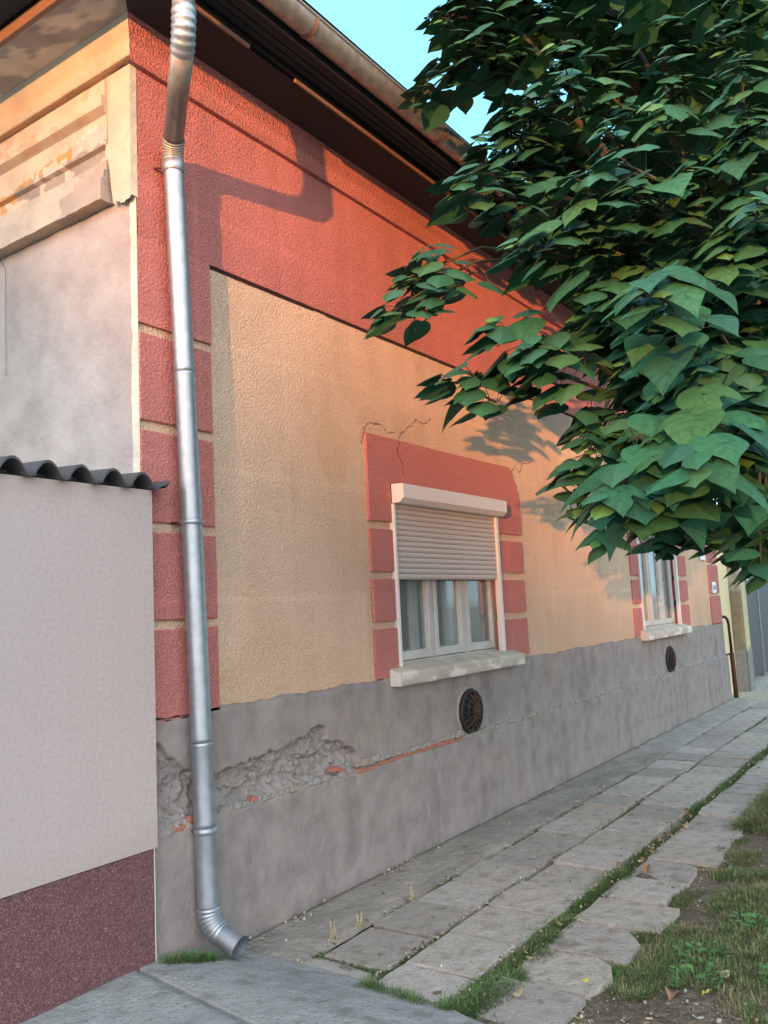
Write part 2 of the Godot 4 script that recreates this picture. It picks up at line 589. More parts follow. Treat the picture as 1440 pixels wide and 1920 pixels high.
	var joint := func(z: float, w: float) -> float: return -0.11 - 0.15 * (z - 0.1) + w
	for k in 3:
		var d := begin()
		var zs := steps(3.4, -0.02, 0.04)
		var du := PackedFloat32Array([0.0, 0.002, 0.012])
		du.append_array(steps(0.02, 0.98, 0.016))
		du.append_array(PackedFloat32Array([0.988, 0.9985, 1.0]))
		sheet(d, du, zs, func(u, v):
			var a: float
			var b: float
			if k == 0:
				a = -3.2; b = joint.call(v, -0.006)
			elif k == 1:
				a = joint.call(v, 0.006)
				b = 0.44 - 0.11 * maxf(0.0, v - 0.75) + 0.02 * n2.get_noise_1d(v * 120) - 0.18 * maxf(0.0, v - 1.3)
			else:
				a = -9.0; b = -3.215
			var x := lerpf(a, b, u)
			var edge := 0.0
			if (k == 1 and (u < 0.001 or u > 0.999)) or (k == 0 and u > 0.999): edge = 0.05
			if k == 0 and u > 0.987 and u < 0.999: edge = 0.002
			return Vector3(x, ground_y(x, v) + 0.014 + 0.004 * n1.get_noise_2d(x * 70, v * 70) - edge, v),
			func(p):
				var q := n1.get_noise_2d(p.x * 50 + 31, p.z * 50)
				return Color(0.46, 0.45, 0.455).lerp(Color(0.385, 0.38, 0.385), clampf(0.5 + q * 1.3, 0, 1)))
		d.generate_normals()
		put("concrete_slab", d.commit(), M.drive, dr)

# ------------------------------------------------------------------ house
const OPEN := [2.03, 6.96]             # left sides of the two openings
const OW := 1.50                       # their width
const OY0 := 1.15
const OY1 := 2.37

func plinth_top(x: float) -> float:
	return 1.108 + 0.022 * n1.get_noise_1d(x * 60) + 0.012 * n2.get_noise_1d(x * 130) + 0.012 * sin(x * 0.9)

var DAMAGE := PackedVector2Array([Vector2(0.0, 0.93), Vector2(0.06, 1.0), Vector2(0.15, 0.93), Vector2(0.22, 0.86), Vector2(0.40, 0.81), Vector2(0.55, 0.815), Vector2(0.65, 0.83), Vector2(0.80, 0.845), Vector2(0.95, 0.862), Vector2(1.08, 0.885), Vector2(1.19, 0.93), Vector2(1.25, 0.915), Vector2(1.275, 0.84), Vector2(1.38, 0.80), Vector2(1.50, 0.765), Vector2(1.55, 0.70), Vector2(1.545, 0.625), Vector2(1.28, 0.63), Vector2(0.95, 0.632), Vector2(0.66, 0.636), Vector2(0.41, 0.634), Vector2(0.2, 0.61), Vector2(-0.1, 0.60)])

func damage_depth(x: float, y: float) -> float:
	if x > 1.75 or y < 0.5 or y > 1.08: return 0.0
	var p := Vector2(x + 0.022 * n2.get_noise_2d(x * 170, y * 170), y + 0.02 * n2.get_noise_2d(x * 170 + 50, y * 170))
	var inside := Geometry2D.is_point_in_polygon(p, DAMAGE)
	if not inside: return 0.0
	var d := 9.0
	for i in DAMAGE.size():
		var q := Geometry2D.get_closest_point_to_segment(p, DAMAGE[i], DAMAGE[(i + 1) % DAMAGE.size()])
		d = minf(d, q.distance_to(p))
	return clampf(d / 0.009, 0.0, 1.0)

func plinth_point(x: float, t: float) -> Vector3:
	var y := lerpf(-0.06, plinth_top(x), t)
	var k := smoothstep(0.655, 0.60, y + 0.012 * n2.get_noise_1d(x * 80))
	var z := 0.034 + 0.030 * k
	z += 0.0028 * n1.get_noise_2d(x * 50, y * 80) + 0.0016 * n2.get_noise_2d(x * 150, y * 90)
	# crumbled edge of the ledge
	if y > 0.60 and y < 0.655:
		z += 0.009 * n2.get_noise_2d(x * 260, y * 260)
	var dd := damage_depth(x, y)
	if dd > 0.0:
		var lump := absf(n3.get_noise_2d(x * 95, y * 120)) * 0.045 + 0.022 * n2.get_noise_2d(x * 220, y * 220)
		var rim := smoothstep(0.72, 0.60, y)
		z = lerpf(z, -0.026 + lump + 0.054 * rim + (0.018 if x < 0.22 else 0.0) * (0.5 + n2.get_noise_2d(x * 120, y * 100)), dd)
	if t > 0.985: z = minf(z, 0.03)
	return Vector3(x, y, z)

func plinth_color(p: Vector3) -> Color:
	var streak := n2.get_noise_2d(p.x * 75, p.y * 7)
	var cloud := n1.get_noise_2d(p.x * 34, p.y * 48)
	var c := Color(1, 1, 1) * (0.97 + 0.16 * cloud + 0.24 * streak)
	c = c.lerp(Color(1.10, 1.00, 0.93) * 0.95, clampf(cloud * 1.5, 0, 1))
	# pale lime trowel marks and drips of their own shape
	if n3.get_noise_2d(p.x * 90 + 40, p.y * 34) > 0.42: c = c.lerp(Color(1.28, 1.27, 1.26), 0.5)
	if streak > 0.34 and p.y < 0.6: c = c.lerp(Color(1.3, 1.28, 1.26), 0.45)
	var dd := damage_depth(p.x, p.y)
	if dd > 0.0: c = c.lerp(Color(1.50, 1.52, 1.55) * (1.02 + 0.5 * n2.get_noise_2d(p.x * 160, p.y * 160)), dd)
	# broken white mortar along the ledge
	if absf(p.y - 0.632) < 0.017 and p.x > 0.4 and n2.get_noise_2d(p.x * 60, p.y * 200) > -0.12:
		var white := 0.9 if p.x > 3.3 or p.x < 1.5 else 0.35
		c = c.lerp(Color(1.75, 1.65, 1.58), white * 0.75)
		if p.x > 1.4 and p.x < 5.2 and n2.get_noise_2d(p.x * 110 + 9, p.y * 300) > 0.05: c = c.lerp(Color(1.5, 0.75, 0.6), 0.55)
	return Color(c.r, c.g, c.b)

func house() -> void:
	var h := base("house")
	tag(h, "old single-storey corner house with yellow walls, red stucco bands and grey plinth", "house")
	walls(h)
	plinth(h)
	quoins(h)
	mouldings(h)
	eaves(h)
	for k in 2:
		window(h, k)
		shutter(h, k)
		vent(h, 2.89 + 4.9 * k)

func walls(h: Node3D) -> void:
	# the masonry behind the render, closed on all sides
	var st := begin()
	var lo := [0.02, OPEN[0], OPEN[0] + OW + 0.44, OPEN[1], OPEN[1] + OW + 0.44, 10.6]
	for i in 5:
		if i % 2 == 0: box(st, Vector3(lo[i], -0.1, -0.42), Vector3(lo[i + 1], 4.6, -0.07))
		else:
			box(st, Vector3(lo[i], -0.1, -0.42), Vector3(lo[i + 1], OY0 - 0.02, -0.07))
			box(st, Vector3(lo[i], OY1 + 0.02, -0.42), Vector3(lo[i + 1], 4.6, -0.07))
	box(st, Vector3(0.02, -0.1, -9.0), Vector3(0.40, 4.6, -0.424))
	box(st, Vector3(10.2, -0.1, -9.0), Vector3(10.6, 4.6, -0.424))
	box(st, Vector3(0.404, -0.1, -9.0), Vector3(10.196, 4.6, -8.6))
	box(st, Vector3(0.404, 3.3, -8.596), Vector3(10.196, 3.5, -0.424))
	box(st, Vector3(0.404, -0.1, -8.596), Vector3(10.196, 0.5, -0.424))
	box(st, Vector3(0.404, 0.504, -2.4), Vector3(10.196, 3.296, -2.3))
	put("masonry", done(st), M.dark_room, h)
	# yellow render
	var yf := func(u, v): return Vector3(u, v, 0.012 + 0.0035 * n1.get_noise_2d(u * 90, v * 90) + 0.0025 * n2.get_noise_2d(u * 70, v * 70))
	var yc := func(p):
		var q: float = n1.get_noise_2d(p.x * 22, p.y * 30)
		var c := Color(1, 1, 1) * (0.97 + 0.16 * q)
		if n2.get_noise_2d(p.x * 30 + 4, p.y * 14) > 0.18: c = c.lerp(Color(0.86, 0.80, 0.74), 0.35)
		var st_: float = n2.get_noise_2d(p.x * 95, p.y * 5)
		c = c * (1.0 + 0.07 * st_)
		if Vector2((p.x - 1.45) * 1.3, p.y - 2.55).length() < 0.22 + 0.09 * n2.get_noise_2d(p.x * 60, p.y * 60): c = c.lerp(Color(0.93, 0.90, 0.80), 0.8)
		c = c.lerp(Color(0.86, 0.80, 0.72), 0.4 * smoothstep(1.55, 1.15, p.y + 0.25 * n2.get_noise_1d(p.x * 40)))
		return Color(c.r, c.g, c.b)
	var ys := begin()
	var cols := [[0.0, 2.02], [2.02, 3.54], [3.54, 6.95], [6.95, 8.47], [8.47, 10.61]]
	for i in 5:
		var xs := steps(cols[i][0], cols[i][1], 0.03)
		if i % 2 == 0: sheet(ys, xs, steps(1.03, 3.36, 0.03), yf, yc)
		else:
			sheet(ys, xs, steps(1.03, OY0, 0.05), yf, yc)
			sheet(ys, xs, steps(OY1, 3.36, 0.05), yf, yc)
	ys.generate_normals()
	put("yellow_render", ys.commit(), M.yellow, h)
	# red frieze below the cornice, with its lower edge proud of the yellow
	var fr := begin()
	var ff := func(u, v): return Vector3(u, v, 0.028 + 0.003 * n1.get_noise_2d(u * 80 + 9, v * 80) + 0.002 * n2.get_noise_2d(u * 70, v * 70))
	var fc := func(p):
		var q: float = n1.get_noise_2d(p.x * 22 + 60, p.y * 30)
		return Color(1, 1, 1) * (0.97 + 0.2 * q + 0.10 * n2.get_noise_2d(p.x * 90, p.y * 6))
	sheet(fr, steps(-0.004, 10.62, 0.05), steps(3.372, 4.235, 0.04), ff, fc)
	sheet(fr, steps(-0.004, 10.62, 0.05), PackedFloat32Array([3.360, 3.372]), func(u, v): return Vector3(u, 3.372 + 0.002 * n2.get_noise_1d(u * 200), -0.01 if v < 3.365 else 0.0285), fc)
	fr.generate_normals()
	put("red_frieze", fr.commit(), M.red, h)
	put("groove", boxmesh(Vector3(0.456, 3.355, -0.005), Vector3(10.06, 3.3715, 0.0135)), M.cornice_under, h)
	# gable-side wall: bare pale plaster
	var sw := begin()
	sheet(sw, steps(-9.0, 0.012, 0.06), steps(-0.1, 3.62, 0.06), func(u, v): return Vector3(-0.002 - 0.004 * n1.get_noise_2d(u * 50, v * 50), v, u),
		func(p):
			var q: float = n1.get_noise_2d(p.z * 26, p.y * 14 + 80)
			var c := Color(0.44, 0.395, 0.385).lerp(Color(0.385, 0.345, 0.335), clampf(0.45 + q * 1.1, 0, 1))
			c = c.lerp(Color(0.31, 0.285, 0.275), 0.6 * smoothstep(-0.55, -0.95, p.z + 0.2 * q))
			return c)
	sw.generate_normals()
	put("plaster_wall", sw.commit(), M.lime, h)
	# a chipped pale edge where the red render meets the corner
	var ce := begin()
	sheet(ce, PackedFloat32Array([0, 1]), steps(1.1, 4.2, 0.02), func(u, v):
		var w := 0.010 + 0.010 * n2.get_noise_1d(v * 160) + 0.008 * n1.get_noise_1d(v * 70)
		return Vector3(-0.007, v, lerpf(-w - 0.012, 0.026, u)),
		func(p): return Color(0.66, 0.60, 0.52))
	ce.generate_normals()
	put("corner_edge", ce.commit(), M.lime, h)
	# cracks near the window
	crack(h, [Vector2(1.78, 2.70), Vector2(1.81, 2.735), Vector2(1.87, 2.76), Vector2(1.90, 2.75), Vector2(1.96, 2.765), Vector2(2.06, 2.72), Vector2(2.14, 2.735)], 0.0125)
	crack(h, [Vector2(2.62, 2.90), Vector2(2.50, 2.84), Vector2(2.42, 2.86), Vector2(2.33, 2.80), Vector2(2.22, 2.74), Vector2(2.17, 2.69)], 0.0125)
	crack(h, [Vector2(2.17, 2.672), Vector2(2.13, 2.60), Vector2(2.19, 2.52), Vector2(2.18, 2.44)], 0.031)
	crack(h, [Vector2(3.86, 2.62), Vector2(3.95, 2.70), Vector2(4.05, 2.66), Vector2(4.12, 2.74), Vector2(4.3, 2.78)], 0.0125)
	crack(h, [Vector2(1.74, 2.60), Vector2(1.76, 2.64), Vector2(1.79, 2.70)], 0.0125)

func crack(parent: Node3D, pts: Array, z: float) -> void:
	var st := begin()
	var fine := []
	for i in pts.size() - 1:
		for k in 4: fine.append(pts[i].lerp(pts[i + 1], k / 4.0) + Vector2(rng.randf_range(-0.008, 0.008), rng.randf_range(-0.008, 0.008)))
	fine.append(pts[-1])
	for i in fine.size() - 1:
		var a: Vector2 = fine[i]
		var b: Vector2 = fine[i + 1]
		var n: Vector2 = (b - a).normalized().orthogonal() * rng.randf_range(0.0010, 0.0032)
		quad(st, Vector3(a.x - n.x, a.y - n.y, z + 0.004), Vector3(b.x - n.x, b.y - n.y, z + 0.004), Vector3(b.x + n.x, b.y + n.y, z + 0.004), Vector3(a.x + n.x, a.y + n.y, z + 0.004))
		quad(st, Vector3(a.x + n.x, a.y + n.y, z + 0.004), Vector3(b.x + n.x, b.y + n.y, z + 0.004), Vector3(b.x - n.x, b.y - n.y, z + 0.004), Vector3(a.x - n.x, a.y - n.y, z + 0.004))
	put("crack", done(st), M.crack, parent)

func plinth(h: Node3D) -> void:
	var st := begin()
	sheet(st, steps(-0.004, 2.0, 0.0072), steps(0, 1, 0.0066), func(u, v): return plinth_point(u, v), func(p): return plinth_color(p))
	sheet(st, steps(2.0, 10.61, 0.024), steps(0, 1, 0.0125), func(u, v): return plinth_point(u, v), func(p): return plinth_color(p))
	# top edge back to the wall and the two ends
	for seg in [[-0.004, 2.0, 0.02], [2.0, 10.61, 0.04]]:
		sheet(st, steps(seg[0], seg[1], seg[2]), PackedFloat32Array([0, 1]), func(u, v):
			var p := plinth_point(u, 1.0)
			return Vector3(p.x, p.y - 0.001 + 0.004 * v, p.z if v < 0.5 else -0.005), func(p): return Color(0.95, 0.93, 0.9))
	for e in [-0.004, 10.61]:
		sheet(st, PackedFloat32Array([0, 1]), steps(0, 1, 0.02), func(u, v):
			var p := plinth_point(e, v)
			return Vector3(e, p.y, -0.01 if u < 0.5 else p.z), func(p): return Color(1, 0.98, 0.95), e > 1.0)
	st.generate_normals()
	var pl := put("plinth", st.commit(), M.cement, h)
	# broken plaster and stones stuck in the hollow
	var rb := begin()
	var made := 0
	while made < 170:
		var px := rng.randf_range(0.0, 1.54)
		var py := rng.randf_range(0.61, 0.95)
		if damage_depth(px, py) < 0.9: continue
		made += 1
		var sz := rng.randf_range(0.006, 0.022) * (1.0 if rng.randf() < 0.85 else 1.5)
		var c0 := plinth_point(px, inverse_lerp(-0.06, plinth_top(px), py)) + Vector3(0, 0, -0.25 * sz)
		var tf := Transform3D(Basis.from_euler(Vector3(rng.randf_range(-0.6, 0.6), rng.randf_range(-0.6, 0.6), rng.randf() * TAU)), c0)
		var poly := PackedVector2Array()
		var nn := rng.randi_range(4, 6)
		for k in nn:
			poly.append(Vector2.from_angle(TAU * (k + rng.randf_range(-0.25, 0.25)) / nn) * sz * rng.randf_range(0.7, 1.3))
		slab_poly(rb, poly, -sz * 0.6, sz * rng.randf_range(0.3, 0.7), sz * 0.16, tf, Color(1, 1, 1) * rng.randf_range(0.95, 1.55))
	kind(put("plaster_rubble", done(rb), M.mortar, pl), "stuff")
	# brick edges laid bare along the ledge
	var x := 1.50
	while x < 2.70:
		var w := rng.randf_range(0.05, 0.15)
		var y0 := 0.618 + rng.randf_range(-0.004, 0.004) - (0.012 if x < 1.6 else 0.0)
		var hgt := rng.randf_range(0.016, 0.028)
		var poly := PackedVector2Array([Vector2(x, y0), Vector2(x + w * 0.5, y0 - rng.randf_range(0, 0.006)), Vector2(x + w - 0.005, y0 + rng.randf_range(-0.003, 0.003)), Vector2(x + w - 0.005, y0 + hgt + rng.randf_range(-0.006, 0.004)), Vector2(x + w * 0.6, y0 + hgt + rng.randf_range(-0.008, 0.006)), Vector2(x, y0 + hgt)])
		put("brick", polymesh(poly, 0.02, 0.062 + rng.randf_range(-0.004, 0.005), 0.003), M.brick, pl)
		x += w
	# pale crumbs of mortar along the rest of the ledge
	var cr := begin()
	x = 0.40
	while x < 10.5:
		var w := rng.randf_range(0.02, 0.075)
		var y0 := 0.622 + 0.006 * n2.get_noise_1d(x * 40) + (0.020 if x > 1.5 and x < 2.7 else 0.0)
		if n1.get_noise_1d(x * 55 + 17) > -0.42:
			var hgt := rng.randf_range(0.012, 0.030)
			slab_poly(cr, PackedVector2Array([Vector2(x, y0 + rng.randf_range(-0.004, 0.004)), Vector2(x + w * 0.5, y0 - rng.randf_range(0, 0.008)), Vector2(x + w, y0), Vector2(x + w * 0.95, y0 + hgt), Vector2(x + w * 0.5, y0 + hgt * rng.randf_range(0.7, 1.4)), Vector2(x + w * 0.1, y0 + hgt * 0.8)]), 0.02, 0.064 + rng.randf_range(-0.008, 0.006), 0.004, Transform3D(), Color(1.65, 1.58, 1.52) if x > 4.2 or rng.randf() < 0.45 else Color(1.25, 0.98, 0.86))
		x += w
	kind(put("mortar_crumbs", done(cr), M.mortar, pl), "stuff")
	for s in [[0.62, 0.628, 0.05], [1.27, 0.655, 0.07], [1.33, 0.64, 0.05], [0.10, 0.60, 0.10], [0.2, 0.625, 0.05], [0.02, 0.555, 0.06]]:
		put("brick", polymesh(PackedVector2Array([Vector2(s[0], s[1]), Vector2(s[0] + s[2], s[1] - 0.006), Vector2(s[0] + s[2] * 0.9, s[1] + 0.022), Vector2(s[0] + 0.01, s[1] + 0.028)]), 0.02, 0.064, 0.004), M.brick, pl)

func wobble_block(poly: PackedVector2Array, z1: float) -> ArrayMesh:
	return polymesh(poly, -0.02, z1, 0.006)

func rect(x0: float, y0: float, x1: float, y1: float) -> PackedVector2Array:
	# a render block: edges not quite straight
	var out := PackedVector2Array()
	for e in [[0, 0], [0.5, 0], [1, 0], [1, 0.5], [1, 1], [0.5, 1], [0, 1], [0, 0.5]]:
		out.append(Vector2(lerpf(x0, x1, e[0]) + rng.randf_range(-0.002, 0.002), lerpf(y0, y1, e[1]) + rng.randf_range(-0.002, 0.002)))
	return out

func quoins(h: Node3D) -> void:
	var js := [1.06, 1.505, 1.547, 1.955, 2.0, 2.432, 2.478, 2.898, 2.944, 3.3722]
	for e in [[-0.005, 0.457], [10.06, 10.62]]:
		for k in 5:
			put("quoin_block", polymesh(rect(e[0], js[k * 2], e[1], js[k * 2 + 1]), -0.02, 0.030 if k < 4 else 0.0282, 0.006 if k < 4 else 0.0), M.red, h)

func mouldings(h: Node3D) -> void:
	# street cornice: a cavetto that swings out under the eaves
	var prof := func(y: float) -> float:
		var t := (y - 4.225) / 0.19
		return 0.056 + 0.006 * sin(t * 9.0) * (1.0 - t) + 0.058 * t * t
	var co := begin()
	var ys := steps(4.225, 4.415, 0.012)
	sheet(co, steps(0, 1, 0.01), ys, func(u, v):
		var p: float = prof.call(v)
		return Vector3(lerpf(-p, 10.72, u * u), v, p + 0.002 * n2.get_noise_2d(u * u * 900, v * 90)),
		func(p): return Color(1, 1, 1) * (0.95 + 0.25 * n1.get_noise_2d(p.x * 30, p.y * 200)))
	sheet(co, steps(0, 1, 0.02), PackedFloat32Array([0, 1]), func(u, v): return Vector3(lerpf(-0.05, 10.72, u), 4.225, lerpf(0.02, 0.056, v)), func(p): return Color.WHITE)
	co.generate_normals()
	put("cornice", co.commit(), M.red, h)
	# its flat underside, mitred at the corner
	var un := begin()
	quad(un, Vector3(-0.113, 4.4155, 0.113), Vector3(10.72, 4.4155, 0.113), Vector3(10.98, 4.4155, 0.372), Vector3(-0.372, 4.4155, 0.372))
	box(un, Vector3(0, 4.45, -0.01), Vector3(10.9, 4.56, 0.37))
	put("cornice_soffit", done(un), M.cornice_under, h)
	# gable-side bands with flaking cream paint: faces and ledges, each its own smooth strip
	var cream := Color(0.52, 0.465, 0.37)
	var bare := Color(0.30, 0.275, 0.25)
	var pale := Color(0.46, 0.43, 0.40)
	var ochre := Color(0.52, 0.30, 0.12)
	var sc := func(p: Vector3) -> Color:
		var q := n1.get_noise_2d(p.z * 40, p.y * 60)
		var f := n2.get_noise_2d(p.z * 90, p.y * 110)
		var c := cream * (1.0 + 0.10 * q)
		if p.y > 4.25:
			if absf(p.y - 4.345 + 0.012 * q) < 0.02: c = c.lerp(Color(0.64, 0.40, 0.22), 0.4)
			return c
		if p.y > 3.79 and p.y < 4.035:
			var line := 3.99 - 0.10 * clampf((-p.z - 0.2) / 0.9, 0, 1) + 0.03 * f
			if p.y < line: c = pale
			if p.z < -0.42 and p.z > -1.12 and p.y < line and p.y > line - 0.07 - 0.03 * f: c = ochre
			if p.y < 3.90 + 0.035 * f and p.z > -0.95: c = bare
			if f > 0.22 and p.y < line: c = c.lerp(Color(0.62, 0.57, 0.50), 0.7)
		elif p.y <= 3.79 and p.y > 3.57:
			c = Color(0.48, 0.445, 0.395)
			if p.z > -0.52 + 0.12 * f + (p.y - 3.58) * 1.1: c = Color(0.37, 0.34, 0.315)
		elif f > 0.24: c = c.lerp(Color(0.50, 0.33, 0.20), 0.55)
		return c
	var mo := begin()
	var zs := steps(-2.6, -1.3, 0.05)
	zs.append_array(steps(-1.288, -0.14, 0.007))
	var bands := [[3.575, 0.0, 3.575, 0.050], [3.575, 0.050, 3.685, 0.050], [3.685, 0.050, 3.692, 0.040], [3.692, 0.040, 3.735, 0.037], [3.735, 0.037, 3.738, 0.026], [3.738, 0.026, 3.79, 0.026], [3.79, 0.026, 3.80, 0.004], [3.80, 0.004, 3.875, 0.004], [3.875, 0.004, 3.88, 0.022], [3.88, 0.022, 4.03, 0.024], [4.03, 0.024, 4.036, 0.034], [4.036, 0.034, 4.058, 0.036], [4.058, 0.036, 4.064, 0.044], [4.064, 0.044, 4.118, 0.046], [4.118, 0.046, 4.124, 0.032], [4.124, 0.032, 4.21, 0.030], [4.21, 0.030, 4.212, 0.0], [4.212, 0.0, 4.25, 0.0]]
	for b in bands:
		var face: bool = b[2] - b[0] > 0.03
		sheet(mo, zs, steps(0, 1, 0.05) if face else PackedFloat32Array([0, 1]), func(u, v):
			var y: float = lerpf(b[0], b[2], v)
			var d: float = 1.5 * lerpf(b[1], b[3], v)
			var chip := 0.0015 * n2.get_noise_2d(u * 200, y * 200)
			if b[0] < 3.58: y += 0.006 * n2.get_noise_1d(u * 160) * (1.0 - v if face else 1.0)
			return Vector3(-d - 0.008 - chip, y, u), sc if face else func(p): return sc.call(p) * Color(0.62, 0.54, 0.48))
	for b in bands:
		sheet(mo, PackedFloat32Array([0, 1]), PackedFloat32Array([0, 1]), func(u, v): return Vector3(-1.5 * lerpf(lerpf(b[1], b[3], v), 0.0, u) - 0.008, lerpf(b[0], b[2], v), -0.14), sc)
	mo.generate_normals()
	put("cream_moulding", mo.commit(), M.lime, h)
	# the flat strip at the corner where the bands stop, ragged below
	var pi := begin()
	sheet(pi, steps(-0.155, 0.029, 0.012), steps(0, 1, 0.01), func(u, v):
		var low := 3.545 + 0.05 * n2.get_noise_1d(u * 220) + 0.25 * smoothstep(-0.10, -0.15, u)
		var y := lerpf(low, 4.225, v)
		return Vector3(-0.038 - 0.002 * n2.get_noise_2d(u * 150, y * 150), y, u + 0.012 * n2.get_noise_1d(y * 120) * (1.0 if u < -0.14 else 0.0)),
		func(p): return Color(0.50, 0.465, 0.39) * (1.0 + 0.1 * n2.get_noise_2d(p.z * 90, p.y * 60)))
	sheet(pi, PackedFloat32Array([0, 1]), steps(3.56, 4.225, 0.05), func(u, v): return Vector3(lerpf(-0.038, 0.0, u), v, 0.029), func(p): return Color(0.68, 0.60, 0.475))
	pi.generate_normals()
	put("corner_strip", pi.commit(), M.lime, h)
	var cv := begin()
	var zc := steps(-2.6, 0.0, 0.02)
	var cd := func(y: float) -> float:
		var t := (y - 4.25) / 0.165
		return 0.058 + 0.008 * sin(t * 8.0) * (1 - t) + 0.055 * t * t
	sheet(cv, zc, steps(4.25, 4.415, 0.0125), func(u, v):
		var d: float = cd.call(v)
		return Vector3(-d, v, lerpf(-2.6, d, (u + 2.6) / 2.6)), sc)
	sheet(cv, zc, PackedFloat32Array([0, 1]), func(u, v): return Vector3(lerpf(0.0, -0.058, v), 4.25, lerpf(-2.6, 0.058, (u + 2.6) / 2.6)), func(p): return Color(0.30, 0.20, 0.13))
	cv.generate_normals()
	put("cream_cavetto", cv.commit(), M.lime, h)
	var us := begin()
	sheet(us, steps(-6.0, 0.0, 0.03), steps(0, 1, 0.09), func(u, v):
		var x := lerpf(-0.114, -0.340, v)
		var z: float = u if u < -0.35 else lerpf(-0.35, -x, (u + 0.35) / 0.35)
		return Vector3(x, 4.416, z),
		func(p):
			var f := n2.get_noise_2d(p.z * 45, p.x * 90) + 0.5 * n1.get_noise_2d(p.z * 60, p.x * 90)
			return Color(0.62, 0.53, 0.44) if f < 0.08 else Color(0.36, 0.32, 0.30), true)
	us.generate_normals()
	put("flaking_soffit", us.commit(), M.lime, h)

func eaves(h: Node3D) -> void:
	# battens at the cornice edge that still catch the sun
	for e in [[-0.40, 0.43], [0.78, 3.4], [3.41, 7.0], [7.01, 10.98]]:
		put("batten", boxmesh(Vector3(e[0], 4.402 + rng.randf_range(0, 0.004), 0.3725), Vector3(e[1], 4.428, 0.388), 0.003), M.trim, h)
	put("batten", boxmesh(Vector3(-0.372, 4.400, -6.0), Vector3(-0.342, 4.462, 0.37), 0.003), M.trim, h)
	# soffit boards
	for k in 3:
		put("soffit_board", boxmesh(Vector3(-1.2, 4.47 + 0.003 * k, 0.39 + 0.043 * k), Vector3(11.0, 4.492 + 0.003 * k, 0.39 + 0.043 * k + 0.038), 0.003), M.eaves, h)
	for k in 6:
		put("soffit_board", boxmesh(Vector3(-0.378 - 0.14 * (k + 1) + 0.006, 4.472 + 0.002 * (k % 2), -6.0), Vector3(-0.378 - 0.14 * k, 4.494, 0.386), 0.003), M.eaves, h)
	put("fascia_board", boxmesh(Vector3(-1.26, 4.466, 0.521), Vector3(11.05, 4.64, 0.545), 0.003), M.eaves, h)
	# hipped roof
	var st := begin()
	var e0 := Vector3(-1.3, 4.66, 0.62)
	var e1 := Vector3(11.1, 4.66, 0.62)
	var e2 := Vector3(11.1, 4.66, -9.6)
	var e3 := Vector3(-1.3, 4.66, -9.6)
	var r0 := Vector3(3.6, 7.9, -4.5)
	var r1 := Vector3(6.2, 7.9, -4.5)
	quad(st, e0, e1, r1, r0)
	quad(st, e2, e3, r0, r1)
	tri(st, e3, e0, r0)
	tri(st, e1, e2, r1)
	quad(st, e3, e2, e1, e0)
	put("roof", done(st), M.roof_tile, h)

func shifted(k: int) -> Vector3:
	return Vector3(OPEN[k] - OPEN[0], 0, 0)

func surround(w: Node3D) -> void:
	var bs := [[1.12, 1.425], [1.472, 1.742], [1.790, 2.060]]
	for b in bs:
		put("surround_block", polymesh(rect(1.78, b[0], 2.03, b[1]), -0.16, 0.032, 0.006), M.red, w)
		# the jamb on the far side is splayed: a slanting reveal, then the flat front
		var st := begin()
		var pl := PackedVector2Array([Vector2(3.53, 0.16), Vector2(3.53, -0.015), Vector2(3.728, -0.028), Vector2(3.740, -0.032), Vector2(3.972, -0.032), Vector2(3.98, -0.026), Vector2(3.98, 0.02), Vector2(3.56, 0.16)])
		slab_poly(st, pl, b[0] + 0.004, b[1] - 0.008, 0.005, Transform3D(Basis(Vector3.RIGHT, -PI / 2), Vector3.ZERO))
		put("surround_block", done(st), M.red, w)
	var lint := PackedVector2Array([Vector2(1.78, 2.114), Vector2(2.03, 2.114), Vector2(2.03, 2.37), Vector2(2.8, 2.373), Vector2(3.53, 2.37), Vector2(3.53, 2.112), Vector2(3.975, 2.112), Vector2(3.98, 2.40), Vector2(3.955, 2.43), Vector2(3.965, 2.47), Vector2(3.93, 2.50), Vector2(3.92, 2.545), Vector2(3.885, 2.58), Vector2(3.86, 2.645), Vector2(3.82, 2.674), Vector2(2.8, 2.672), Vector2(1.783, 2.677)])
	put("lintel_surround", polymesh(lint, -0.16, 0.032, 0.006), M.red, w)

